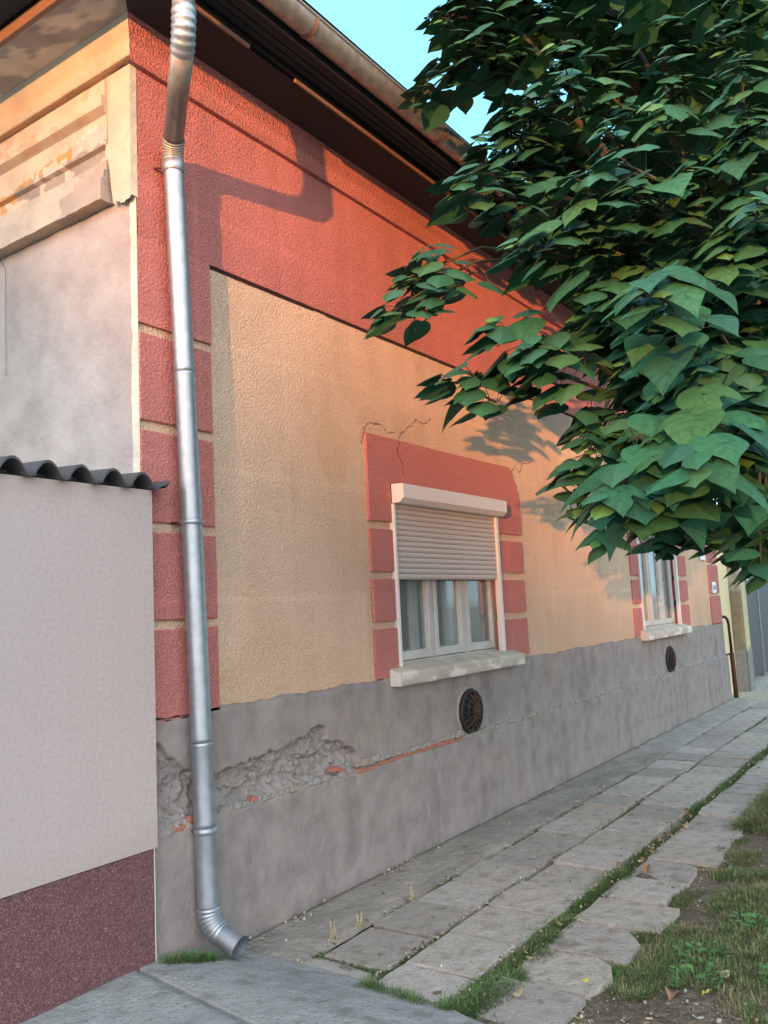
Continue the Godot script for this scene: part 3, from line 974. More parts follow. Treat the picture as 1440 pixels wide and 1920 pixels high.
func window(h: Node3D, k: int) -> void:
	var w := base("window", h)
	w.position = shifted(k)
	surround(h if false else w)
	# sill with flaking white paint
	var ss := begin()
	var sx := steps(1.92, 3.70, 0.02)
	var sf := func(u, v):
		if v < 0.5: return Vector3(u, 1.062, 0.03 + 0.17 * v)          # underside
		if v < 1.5: return Vector3(u, lerpf(1.066, 1.143, v - 0.5), 0.118 + 0.002 * n2.get_noise_2d(u * 120, v * 40))
		return Vector3(u, lerpf(1.147, 1.19, v - 1.5), lerpf(0.112, -0.03, v - 1.5))
	var sc := func(p):
		var f := n2.get_noise_2d(p.x * 75 + 50 * k, p.y * 130 + p.z * 60) + 0.25 * n1.get_noise_2d(p.x * 160, p.y * 160)
		return Color(0.66, 0.62, 0.56) if f > 0.10 + 0.5 * absf(p.y - 1.09) * 8.0 and p.z > 0.1 else Color(0.50, 0.435, 0.36) * (1.0 + 0.3 * f)
	sheet(ss, sx, PackedFloat32Array([0, 0.49, 0.51, 0.7, 0.9, 1.1, 1.3, 1.49, 1.51, 1.75, 2.0, 2.25, 2.5]), sf, sc)
	for e in [1.92, 3.70]:
		sheet(ss, PackedFloat32Array([0, 1]), PackedFloat32Array([0, 1]), func(u, v): return Vector3(e, lerpf(1.063, 1.146, v) + (0.04 * (1 - u) if v > 0.5 else 0.0), lerpf(-0.03, 0.116, u)), func(p): return Color(0.60, 0.57, 0.53), e < 2.0)
	ss.generate_normals()
	put("sill", ss.commit(), M.sill, w)
	# outer frame and three casements
	var x0 := 2.05
	var x1 := 3.56
	var fr := put("frame", null, null, w)
	var f := begin()
	box(f, Vector3(x0 - 0.02, 1.14, -0.12), Vector3(x1, 1.20, -0.035), 0.004)
	box(f, Vector3(x0 - 0.02, 2.30, -0.12), Vector3(x1, 2.36, -0.035), 0.004)
	for e in [[x0 - 0.02, x0 + 0.035], [2.555, 2.60], [3.015, 3.075], [x1 - 0.045, x1 + 0.005]]:
		box(f, Vector3(e[0], 1.201, -0.118), Vector3(e[1], 2.299, -0.037), 0.004)
	fr.mesh = done(f)
	fr.material_override = M.paint
	var lights := [[x0 + 0.037, 2.553], [2.602, 3.013], [3.077, x1 - 0.047]]
	for i in 3:
		var a: float = lights[i][0]
		var b: float = lights[i][1]
		var s := begin()
		var t := 0.045
		var zz := -0.025 - 0.004 * i
		box(s, Vector3(a, 1.205, -0.075), Vector3(a + t, 2.297, zz), 0.005)
		box(s, Vector3(b - t, 1.205, -0.075), Vector3(b, 2.297, zz), 0.005)
		box(s, Vector3(a + t + 0.001, 1.205, -0.073), Vector3(b - t - 0.001, 1.265, zz - 0.002), 0.005)
		box(s, Vector3(a + t + 0.001, 2.24, -0.073), Vector3(b - t - 0.001, 2.297, zz - 0.002), 0.005)
		box(s, Vector3(a + t - 0.006, 1.258, -0.066), Vector3(a + t + 0.010, 2.246, -0.045), 0.003)
		box(s, Vector3(b - t - 0.010, 1.258, -0.066), Vector3(b - t + 0.006, 2.246, -0.045), 0.003)
		var sash := put("sash", done(s), M.paint, w)
		put("pane", boxmesh(Vector3(a + t - 0.004, 1.256, -0.058), Vector3(b - t + 0.004, 2.248, -0.054)), M.glass, sash)
	# the inner casements of the double window: two posts and a rail
	for e in [[2.54, 2.65], [3.02, 3.15]]:
		var q := begin()
		for m in [0.0, 0.5]:
			var wd: float = (e[1] - e[0]) * 0.5
			box(q, Vector3(e[0] + wd * 2.0 * m + 0.002, 1.252, -0.225 + 0.006 * m), Vector3(e[0] + wd * (2.0 * m + 1.0) - 0.002, 2.33, -0.20 + 0.006 * m), 0.005)
		put("inner_sash", done(q), M.pvc, w)
	put("inner_rail", boxmesh(Vector3(2.04, 1.18, -0.222), Vector3(3.70, 1.25, -0.20), 0.004), M.paint, w)
	# drape behind the far light, pale net behind the others
	var c := begin()
	sheet(c, steps(3.50, 3.95, 0.012), steps(1.1, 2.4, 0.1), func(u, v): return Vector3(u, v, -0.33 + 0.02 * sin(u * 70 + sin(v * 3)) + 0.012 * sin(u * 131)), func(p): return Color.WHITE)
	c.generate_normals()
	put("curtain", c.commit(), M.drape, w)
	var dk := begin()
	box(dk, Vector3(1.9, 1.0, -1.4), Vector3(3.9, 2.6, -1.35))
	put("room_backdrop", done(dk), M.dark_room, w)

func shutter(h: Node3D, k: int) -> void:
	var s := base("roller_shutter", h)
	s.position = shifted(k)
	# housing: a box whose lower front edge is cut off
	var pf := PackedVector2Array([Vector2(0.033, 2.238), Vector2(0.092, 2.238), Vector2(0.126, 2.268), Vector2(0.126, 2.352), Vector2(0.118, 2.362), Vector2(0.033, 2.366)])
	var st := begin()
	# the profile lies in (z, y); pushed along x
	slab_poly(st, pf, 0.0, 1.50, 0.003, Transform3D(Basis(Vector3(0, 0, 1), Vector3(0, 1, 0), Vector3(-1, 0, 0)), Vector3(3.535, 0, 0)))
	put("shutter_box", done(st), M.pvc, s)
	for e in [[2.031, 2.060], [3.485, 3.530]]:
		put("guide_rail", boxmesh(Vector3(e[0], 1.175, 0.002), Vector3(e[1], 2.236, 0.046), 0.004), M.pvc, s)
	if k == 0:
		var sm := begin()
		var prof := []
		for i in 7:
			var a := -1.0 + 2.0 * i / 6
			prof.append(Vector2(0.032 - 0.006 * a * a, 0.0165 * a))
		for i in 6:
			quad(sm, Vector3(2.066, prof[i].y, prof[i].x), Vector3(3.48, prof[i].y, prof[i].x), Vector3(3.48, prof[i + 1].y, prof[i + 1].x), Vector3(2.066, prof[i + 1].y, prof[i + 1].x))
		quad(sm, Vector3(2.066, -0.0165, 0.018), Vector3(3.48, -0.0165, 0.018), Vector3(3.48, -0.0165, 0.026), Vector3(2.066, -0.0165, 0.026))
		quad(sm, Vector3(2.066, 0.0165, 0.026), Vector3(3.48, 0.0165, 0.026), Vector3(3.48, 0.0195, 0.019), Vector3(2.066, 0.0195, 0.019))
		quad(sm, Vector3(3.48, -0.02, 0.018), Vector3(2.066, -0.02, 0.018), Vector3(2.066, 0.02, 0.018), Vector3(3.48, 0.02, 0.018))
		var mesh := done(sm)
		for i in 14:
			put("slat", mesh, M.slat, s).position = Vector3(0, 1.757 + 0.0362 * i, 0)

func vent(h: Node3D, x: float) -> void:
	var v := base("vent_grille", h)
	v.position = Vector3(x, 0.79, 0.036)
	# a round cast-iron dome of bars in a ring, cut off at the ledge
	var st := begin()
	var path := PackedVector3Array()
	var rad := PackedFloat32Array()
	for i in 33:
		var a := TAU * i / 32
		path.append(Vector3(0.145 * cos(a), maxf(0.145 * sin(a), -0.132), 0.022))
		rad.append(0.017)
	tube(st, path, rad, 8, false)
	st.generate_normals()
	put("rim", st.commit(), M.iron, v)
	for ring in [[0.10, 0.055], [0.05, 0.070]]:
		var p2 := PackedVector3Array()
		var r2 := PackedFloat32Array()
		for i in 25:
			var a := TAU * i / 24
			p2.append(Vector3(ring[0] * cos(a), ring[0] * sin(a), ring[1]))
			r2.append(0.007)
		put("ring", tubemesh(p2, r2, 6, false), M.iron if ring[0] > 0.07 else M.rust, v)
	for i in 14:
		var a := TAU * i / 14
		var d := Vector3(cos(a), sin(a), 0)
		put("bar", tubemesh(PackedVector3Array([d * 0.14 + Vector3(0, 0, 0.025), d * 0.10 + Vector3(0, 0, 0.055), d * 0.05 + Vector3(0, 0, 0.070), d * 0.012 + Vector3(0, 0, 0.074)]), PackedFloat32Array([0.0075, 0.007, 0.006, 0.005]), 6, false), M.rust if i in [2, 3, 4, 9, 10] else M.iron, v)
	put("hub", tubemesh(PackedVector3Array([Vector3(0, 0, 0.055), Vector3(0, 0, 0.078), Vector3(0, 0, 0.084)]), PackedFloat32Array([0.03, 0.028, 0.012]), 10), M.rust, v)
	var bk := polymesh(PackedVector2Array(range(20).map(func(i): return Vector2(0.135 * cos(TAU * i / 20), 0.135 * sin(TAU * i / 20)))), -0.02, 0.008)
	put("back_plate", bk, M.dark_room, v)
	# pale broken mortar round it
	var mr := begin()
	var mp := PackedVector3Array()
	var mrad := PackedFloat32Array()
	for i in 41:
		var a := TAU * i / 40
		var q := 0.163 + 0.012 * n2.get_noise_2d(cos(a) * 40 + x * 9, sin(a) * 40)
		mp.append(Vector3(q * cos(a), q * sin(a), -0.004))
		mrad.append(0.016 + 0.006 * n2.get_noise_2d(cos(a) * 90, sin(a) * 90 + x))
	tube(mr, mp, mrad, 7, false)
	mr.generate_normals()
	put("mortar_ring", mr.commit(), M.mortar, v)

# ------------------------------------------------------------------ gutter and pipes
func gutter() -> void:
	var o := base("rain_gutter")
	tag(o, "half-round zinc gutter running along the eaves above the street front", "gutter")
	var st := begin()
	var c := Vector2(0.612, 4.545)   # z, y
	var r := 0.068
	for inner in [false, true]:
		var rr := r - (0.003 if inner else 0.0)
		sheet(st, steps(-1.15, 11.0, 0.4), steps(0, 1, 0.05), func(u, v):
			var a: float = PI * v
			return Vector3(u, c.y - rr * sin(a) + 0.006 * sin(u * 0.7), c.x - rr * cos(a)), func(p): return Color.WHITE, not inner)
	st.generate_normals()
	put("trough", st.commit(), M.old_zinc, o)
	var bead := PackedVector3Array()
	var br := PackedFloat32Array()
	for x in steps(-1.15, 11.0, 0.4):
		bead.append(Vector3(x, c.y + 0.006 * sin(x * 0.7) + 0.006, c.x + r))
		br.append(0.009)
	put("bead", tubemesh(bead, br, 8), M.old_zinc, o)
	for x in [-0.75, 0.62, 1.9, 3.2, 4.5, 5.8, 7.1, 8.4, 9.7]:
		var b := begin()
		sheet(b, PackedFloat32Array([x - 0.013, x + 0.013]), steps(-0.06, 1.04, 0.05), func(u, v):
			var a: float = PI * v
			return Vector3(u, c.y - (r + 0.004) * sin(a) + 0.006 * sin(u * 0.7), c.x - (r + 0.004) * cos(a)), func(p): return Color.WHITE, true)
		b.generate_normals()
		put("bracket", b.commit(), M.trim if x < 2.5 else M.old_zinc, o)

func downpipe() -> void:
	var o := base("downpipe")
	tag(o, "shiny zinc downpipe on the house corner with ribbed swan neck and kicked-out foot", "downpipe")
	var r := 0.049
	var zf := 0.112
	var xs := func(y: float) -> float: return 0.268 - 0.0285 * maxf(0.0, y - 0.2) * (0.7 + 0.12 * y)
	# straight lengths, each slipped into the one below
	var cuts := [0.24, 0.60, 0.98, 2.72, 3.78]
	for i in cuts.size() - 1:
		var y0: float = cuts[i]
		var y1: float = cuts[i + 1]
		var path := PackedVector3Array()
		var rad := PackedFloat32Array()
		for e in [[y0 - 0.02, -0.0025], [y0, -0.0025], [y0 + 0.001, 0.0015], [y0 + 0.02, 0.0], [(y0 + y1) / 2, 0.0], [y1 - 0.012, 0.0], [y1, 0.0025]]:
			path.append(Vector3(xs.call(e[0]), e[0], zf))
			rad.append(r + e[1])
		put("pipe_length", tubemesh(path, rad, 28, true), M.zinc, o)
	# bracket rings with screws
	for y in [0.585, 2.0, 3.745]:
		var x: float = xs.call(y)
		var hgt := 0.012 if y < 3.0 else 0.03
		put("pipe_ring", tubemesh(PackedVector3Array([Vector3(x, y - hgt, zf), Vector3(x, y - hgt + 0.003, zf), Vector3(x, y + hgt - 0.003, zf), Vector3(x, y + hgt, zf)]), PackedFloat32Array([r + 0.002, r + 0.006, r + 0.006, r + 0.002]), 28, false), M.zinc, o)
		put("ring_pin", tubemesh(PackedVector3Array([Vector3(x - 0.03, y, zf - 0.03), Vector3(x - 0.05, y + 0.004, 0.02)]), PackedFloat32Array([0.006, 0.006]), 8), M.rust, o)
	# swan neck: ribbed bend, slanting length, ribbed bend, outlet up to the gutter
	var a := Vector3(xs.call(3.80), 3.80, zf)
	var b := Vector3(-0.195, 4.05, 0.585)
	var dir := (b - a).normalized()
	var bend := func(p: Vector3, d0: Vector3, d1: Vector3, len0: float, ribs: int) -> ArrayMesh:
		var path := PackedVector3Array()
		var rad := PackedFloat32Array()
		var p0: Vector3 = p - d0 * len0
		var p1: Vector3 = p + d1 * len0
		var n := ribs * 6
		for i in n + 1:
			var t := float(i) / n
			path.append(p0 * (1 - t) * (1 - t) + p * 2 * t * (1 - t) + p1 * t * t)
			rad.append(r + 0.001 + 0.0045 * (0.5 - 0.5 * cos(TAU * ribs * t)))
		return tubemesh(path, rad, 28, false)
	put("ribbed_bend", bend.call(a + Vector3(0, 0.035, 0), Vector3.UP, dir, 0.07, 6), M.old_zinc, o)
	put("ribbed_bend", bend.call(b, dir, Vector3.UP, 0.10, 6), M.zinc, o)
	var s0: Vector3 = a + Vector3(0, 0.035, 0) + dir * 0.068
	var s1: Vector3 = b - dir * 0.098
	put("slanting_length", tubemesh(PackedVector3Array([s0, s0.lerp(s1, 0.52), s0.lerp(s1, 0.521), s1]), PackedFloat32Array([r - 0.001, r - 0.001, r + 0.001, r + 0.001]), 28, true), M.old_zinc, o)
	put("outlet", tubemesh(PackedVector3Array([b + Vector3(0, 0.098, 0), b + Vector3(0, 0.30, 0.0), b + Vector3(0, 0.43, 0.01)]), PackedFloat32Array([r, r, r + 0.012]), 28, true), M.zinc, o)
	# foot: ribbed bend that kicks out over the driveway, open at the end
	var f := Vector3(xs.call(0.2), 0.165, zf)
	var kick := Vector3(0.10, -0.36, 0.93).normalized()
	put("ribbed_bend", bend.call(f, Vector3.DOWN, kick, 0.085, 7), M.zinc, o)
	var k0: Vector3 = f + kick * 0.083
	var ft := begin()
	tube(ft, PackedVector3Array([k0, k0 + kick * 0.02, k0 + kick * 0.105]), PackedFloat32Array([r, r + 0.001, r + 0.003]), 28, false)
	tube(ft, PackedVector3Array([k0 + kick * 0.105, k0 + kick * 0.02, k0]), PackedFloat32Array([r + 0.001, r - 0.001, r - 0.002]), 28, false)
	ft.generate_normals()
	put("spout", ft.commit(), M.zinc, o)

# ------------------------------------------------------------------ neighbour's wall
func fence() -> void:
	var o := base("garden_wall")
	tag(o, "smooth pale pink garden wall with burgundy base and grey tile cap beside the corner", "garden wall")
	var y0 := -0.1
	put("render", boxmesh(Vector3(-9.0, 0.575, -0.12), Vector3(-0.006, 2.135, 0.1), 0.004), M.fence, o)
	var ff := begin()
	sheet(ff, steps(-9.0, -2.0, 0.2) + steps(-1.96, -0.006, 0.03), steps(0.5765, 2.1335, 0.03), func(u, v): return Vector3(u, v, 0.102 + 0.0012 * n1.get_noise_2d(u * 40, v * 40)),
		func(p):
			var q: float = n1.get_noise_2d(p.x * 20, p.y * 26)
			var run: float = n2.get_noise_2d(p.x * 70, p.y * 4)
			var c := Color(1, 1, 1) * (0.98 + 0.07 * q + 0.03 * run)
			# brownish drip marks under the tile edges, splashes at the foot
			c = c.lerp(Color(0.78, 0.70, 0.62), 0.5 * smoothstep(1.98, 2.13, p.y + 0.12 * run) * smoothstep(-0.2, 0.5, n2.get_noise_1d(p.x * 60)))
			c = c.lerp(Color(0.80, 0.76, 0.72), 0.35 * smoothstep(0.74, 0.58, p.y + 0.08 * n2.get_noise_1d(p.x * 80)))
			return Color(c.r, c.g, c.b))
	ff.generate_normals()
	put("render_face", ff.commit(), M.fence, o)
	put("mosaic_base", boxmesh(Vector3(-9.0, y0, -0.12), Vector3(-0.018, 0.574, 0.092), 0.003), M.mosaic, o)
	put("end_profile", boxmesh(Vector3(-0.0175, 0.09, 0.05), Vector3(-0.012, 0.572, 0.091)), M.pvc, o)
	var fo := begin()
	sheet(fo, steps(0, PI, 0.3), steps(0.085, 0.56, 0.012), func(u, v):
		var w := 0.012 + 0.016 * absf(n2.get_noise_1d(v * 140)) + 0.014 * n1.get_noise_1d(v * 60)
		return Vector3(-0.012 + w * sin(u), v, 0.075 - 0.03 * cos(u) - 0.01), func(p): return Color(0.9, 0.88, 0.78) * (1.0 + 0.3 * n2.get_noise_1d(p.y * 90)), true)
	fo.generate_normals()
	put("foam_seam", fo.commit(), M.foam, o)
	# one row of wavy roof tiles on top
	var st := begin()
	var pitch := 0.1545
	var wave := func(u: float) -> float:
		var t := fposmod(u, 1.0)
		return 0.056 * pow(maxf(0.0, sin(PI * t / 0.74)), 0.8) if t < 0.74 else -0.006 * sin(PI * (t - 0.74) / 0.26)
	for lay in [0.0, 0.011]:
		sheet(st, steps(-0.1, 1.02, 0.03), steps(0, 1, 0.25), func(u, v):
			return Vector3(u * pitch, wave.call(u) - lay + 0.02 * v, -0.30 * v), func(p): return Color.WHITE, lay > 0)
	sheet(st, steps(-0.1, 1.02, 0.03), PackedFloat32Array([0, 1]), func(u, v): return Vector3(u * pitch, wave.call(u) - 0.011 * (1 - v), 0.0005), func(p): return Color.WHITE)
	st.generate_normals()
	var tile := st.commit()
	for i in 30:
		put("cap_tile", tile, M.cap, o).transform = Transform3D(Basis(Vector3.UP, rng.randf_range(-0.02, 0.02)), Vector3(-0.1545 * (i + 1) + 0.008, 2.147 + rng.randf_range(-0.003, 0.003), 0.142 + rng.randf_range(-0.006, 0.006)))
	# the broken half tile that closes the row
	var ht := begin()
	for lay in [0.0, 0.011]:
		sheet(ht, steps(0, 0.34, 0.04), steps(0, 1, 0.25), func(u, v): return Vector3(u * pitch * 1.25, 0.05 * u - lay + 0.02 * v + 0.02 * smoothstep(0.2, 0.34, u), -0.30 * v), func(p): return Color.WHITE, lay > 0)
	ht.generate_normals()
	put("cap_tile", ht.commit(), M.cap, o).position = Vector3(0.001, 2.145, 0.145)
	put("cap_bed", boxmesh(Vector3(-9.0, 2.136, -0.16), Vector3(-0.012, 2.175, 0.03), 0.01), M.cap, o)

# ------------------------------------------------------------------ down the street
func far_end() -> void:
	var cb := put("cable", tubemesh(PackedVector3Array([Vector3(-0.10, 3.84, -1.30), Vector3(-0.088, 3.77, -1.17), Vector3(-0.092, 3.69, -1.075), Vector3(-0.09, 3.60, -1.07), Vector3(-0.05, 3.555, -1.07), Vector3(-0.012, 3.50, -1.065), Vector3(-0.011, 2.9, -1.06)]), PackedFloat32Array([0.0045, 0.0045, 0.0045, 0.0045, 0.003, 0.0012, 0.001]), 8), M.iron)
	tag(cb, "thin black cable hanging over the cream moulding of the side wall", "cable")
	# plates on the far corner of the house
	var p := base("house_plate")
	tag(p, "small white plate with a blue band high on the far yellow wall", "sign")
	put("plate", boxmesh(Vector3(9.68, 2.02, 0.02), Vector3(9.97, 2.22, 0.03), 0.003), M.plate, p)
	put("band", boxmesh(Vector3(9.70, 2.10, 0.0305), Vector3(9.95, 2.15, 0.033)), M.plate_blue, p)
	p = base("letter_plate")
	tag(p, "small upright white plate on the red corner blocks beside the gate", "sign")
	put("plate", boxmesh(Vector3(10.18, 1.55, 0.031), Vector3(10.38, 1.71, 0.042), 0.003), M.plate, p)
	put("band", boxmesh(Vector3(10.21, 1.60, 0.0425), Vector3(10.35, 1.66, 0.045)), M.plate_blue, p)
	# yellow boundary wall stub
	var st := begin()
	var o := base("boundary_wall")
	tag(o, "narrow pale yellow wall strip between house corner and gate pillar", "wall")
	put("render", boxmesh(Vector3(10.63, -0.1, -0.35), Vector3(12.04, 2.35, -0.16), 0.006), M.yellow_pale, o)
	put("cap", boxmesh(Vector3(10.63, 2.352, -0.38), Vector3(12.04, 2.40, -0.13), 0.006), M.cement, o)
	# gate pillar: dirty left face, pale yellow front, grey foot
	o = base("gate_pillar")
	tag(o, "weathered yellow gate pillar with stained side and grey cement foot", "pillar")
	var sf := func(p: Vector3) -> Color:
		var f := n2.get_noise_2d((p.x + p.z) * 60, p.y * 24)
		var c := Color(0.62, 0.54, 0.33)
		if p.x < 12.06:
			c = Color(0.30, 0.245, 0.155).lerp(Color(0.20, 0.175, 0.13), clampf(0.5 + f, 0, 1))
			if p.y > 1.55: c = Color(0.38, 0.36, 0.32)
		if p.y < 0.62 + 0.02 * f: c = Color(0.27, 0.26, 0.255)
		return c
	st = begin()
	sheet(st, steps(12.05, 12.42, 0.08), steps(-0.05, 1.95, 0.04), func(u, v): return Vector3(u, v, 0.02 if v > 0.62 else 0.03), sf)
	sheet(st, steps(-0.34, 0.02, 0.06), steps(-0.05, 1.95, 0.04), func(u, v): return Vector3(12.05, v, u), sf)
	sheet(st, steps(0.02, -0.34, 0.06), steps(-0.05, 1.95, 0.04), func(u, v): return Vector3(12.42, v, u), sf)
	st.generate_normals()
	put("shaft", st.commit(), M.post, o)
	put("pillar_cap", boxmesh(Vector3(12.02, 1.951, -0.37), Vector3(12.45, 2.0, 0.05), 0.01), M.cement, o)
	# gate of dark grey sheet leaves
	var leaf_labels := ["dark grey sheet metal gate leaf hung on the yellow pillar", "dark grey sheet metal gate leaf next to the hinged one", "dark grey sheet metal gate leaf at the far end"]
	for k in 3:
		var gt := base("gate_leaf")
		tag(gt, leaf_labels[k], "gate", "dark grey gate leaves")
		var gx := 12.46 + 1.72 * k
		var posts := put("gate_frame", null, null, gt)
		var fb := begin()
		box(fb, Vector3(gx, 0.03, -0.22), Vector3(gx + 0.05, 1.75, -0.17), 0.004)
		box(fb, Vector3(gx + 1.62, 0.03, -0.22), Vector3(gx + 1.67, 1.75, -0.17), 0.004)
		box(fb, Vector3(gx + 0.052, 1.70, -0.218), Vector3(gx + 1.618, 1.75, -0.172), 0.004)
		box(fb, Vector3(gx + 0.052, 0.05, -0.218), Vector3(gx + 1.618, 0.10, -0.172), 0.004)
		posts.mesh = done(fb)
		posts.material_override = M.gate
		var bd := boxmesh(Vector3(0, 0.06, -0.168), Vector3(0.122, 1.73, -0.15), 0.004)
		for i in 13: put("plank", bd, M.gate, gt).position = Vector3(gx + 0.02 + 0.126 * i, rng.randf_range(-0.004, 0.004), 0)
	for k in 2:
		var gp := put("gate_post", boxmesh(Vector3(14.14 + 1.72 * k, 0.0, -0.24), Vector3(14.18 + 1.72 * k, 1.85, -0.13), 0.004), M.old_zinc)
		tag(gp, ["pale steel post between the first two gate leaves", "pale steel post beside the far gate leaf"][k], "post")
	# rusty stand pipe, bent over at the top
	o = base("iron_pipe")
	tag(o, "rusty upright iron pipe with a bent top at the far house corner", "pipe")
	var pp := PackedVector3Array([Vector3(10.86, -0.05, 0.06), Vector3(10.80, 0.5, 0.06), Vector3(10.755, 0.62, 0.06)])
	put("thick_pipe", tubemesh(PackedVector3Array([Vector3(10.86, -0.05, 0.07), Vector3(10.84, 0.35, 0.07), Vector3(10.82, 0.66, 0.07)]), PackedFloat32Array([0.035, 0.033, 0.033]), 12), M.rust, o)
	put("thin_pipe", tubemesh(PackedVector3Array([Vector3(10.82, 0.64, 0.07), Vector3(10.80, 0.95, 0.07), Vector3(10.79, 1.08, 0.07), Vector3(10.76, 1.15, 0.065), Vector3(10.70, 1.19, 0.05), Vector3(10.60, 1.20, 0.0)]), PackedFloat32Array([0.022, 0.02, 0.02, 0.02, 0.02, 0.02]), 10), M.iron, o)
	put("clip", tubemesh(PackedVector3Array([Vector3(10.60, 0.64, 0.03), Vector3(10.83, 0.64, 0.07)]), PackedFloat32Array([0.014, 0.014]), 8), M.iron, o)
	# a garden tree beyond the gate
	var gt2 := base("garden_tree")
	tag(gt2, "small bushy green tree showing above the grey gate", "tree")
	put("trunk", tubemesh(PackedVector3Array([Vector3(18.6, -0.1, -1.8), Vector3(18.5, 1.4, -1.8), Vector3(18.6, 2.6, -1.7)]), PackedFloat32Array([0.12, 0.09, 0.05]), 10), M.bark, gt2)
	var gm := MultiMesh.new()
	gm.transform_format = MultiMesh.TRANSFORM_3D
	gm.mesh = leaf_mesh(HEART, 0.1, 0.2, 0.2)
	gm.instance_count = 1500
	for i in 1500:
		var v := Vector3(rng.randfn(), rng.randfn() * 0.9, rng.randfn()).normalized() * pow(rng.randf(), 0.4) * 1.5
		gm.set_instance_transform(i, Transform3D(Basis.from_euler(Vector3(rng.randf_range(-0.8, 0.8), rng.randf() * TAU, rng.randf_range(-0.8, 0.8))) * 0.16, Vector3(18.6, 2.9, -1.7) + v))
	var gi := MultiMeshInstance3D.new()
	gi.name = "crown"
	gi.multimesh = gm
	gi.material_override = M.leaf_1
	kind(gi, "stuff")
	gt2.add_child(gi, true)
	# the low house over the road that the panes mirror
	var hs := base("house")
	tag(hs, "low house over the road, seen only as dark shapes mirrored in the window panes", "house")
	put("wall", boxmesh(Vector3(7.0, -0.1, 16.0), Vector3(30.0, 4.4, 24.0), 0.01), M.post_brown, hs)
	var rf := begin()
	quad(rf, Vector3(30.5, 4.4, 15.5), Vector3(6.5, 4.4, 15.5), Vector3(9.5, 8.4, 20), Vector3(27.5, 8.4, 20))
	quad(rf, Vector3(6.5, 4.4, 24.5), Vector3(30.5, 4.4, 24.5), Vector3(27.5, 8.4, 20), Vector3(9.5, 8.4, 20))
	tri(rf, Vector3(6.5, 4.4, 15.5), Vector3(6.5, 4.4, 24.5), Vector3(9.5, 8.4, 20))
	tri(rf, Vector3(30.5, 4.4, 24.5), Vector3(30.5, 4.4, 15.5), Vector3(27.5, 8.4, 20))
	put("roof", done(rf), M.roof_tile, hs)
	# the wood across the fields that the low sun just clears
	var wd := begin()
	var along := Vector3(0.3305, 0, 0.9435)
	var mid := Vector3(-188.7, 0, 66.1)
	sheet(wd, steps(-90, 90, 0.4), steps(0, 1, 0.1), func(u, v):
		var a: float = PI * v
		var top := 8.78 - 0.84 * clampf(u, -5.0, 2.1) + 1.1 * clampf(u - 2.3, 0.0, 3.0) + 0.25 * n2.get_noise_1d(u * 45) + 0.8 * n1.get_noise_1d(u * 9) * smoothstep(6.0, 14.0, absf(u))
		var q: Vector3 = mid + along * u - Vector3(0.9435, 0, -0.3305) * (6.0 * cos(a))
		return Vector3(q.x, top * pow(sin(a), 0.55) - 0.2, q.z), func(p): return Color.WHITE)
	wd.generate_normals()
	kind(put("far_wood", wd.commit(), M.wood_mass), "stuff")

# ------------------------------------------------------------------ tree
# half outlines in leaf lengths: across, along
const HEART := [[0.0, 0.0], [0.10, -0.085], [0.24, -0.095], [0.36, -0.02], [0.43, 0.12], [0.44, 0.27], [0.40, 0.42], [0.32, 0.57], [0.21, 0.72], [0.10, 0.86], [0.0, 1.02]]
const BROAD := [[0.0, 0.0], [0.12, -0.07], [0.30, -0.06], [0.44, 0.06], [0.50, 0.22], [0.47, 0.38], [0.38, 0.52], [0.27, 0.66], [0.16, 0.80], [0.07, 0.92], [0.0, 1.04]]
const LOBED := [[0.0, 0.0], [0.14, -0.08], [0.32, -0.05], [0.46, 0.10], [0.56, 0.32], [0.60, 0.50], [0.46, 0.47], [0.30, 0.40], [0.24, 0.46], [0.27, 0.62], [0.22, 0.76], [0.11, 0.90], [0.0, 1.06]]

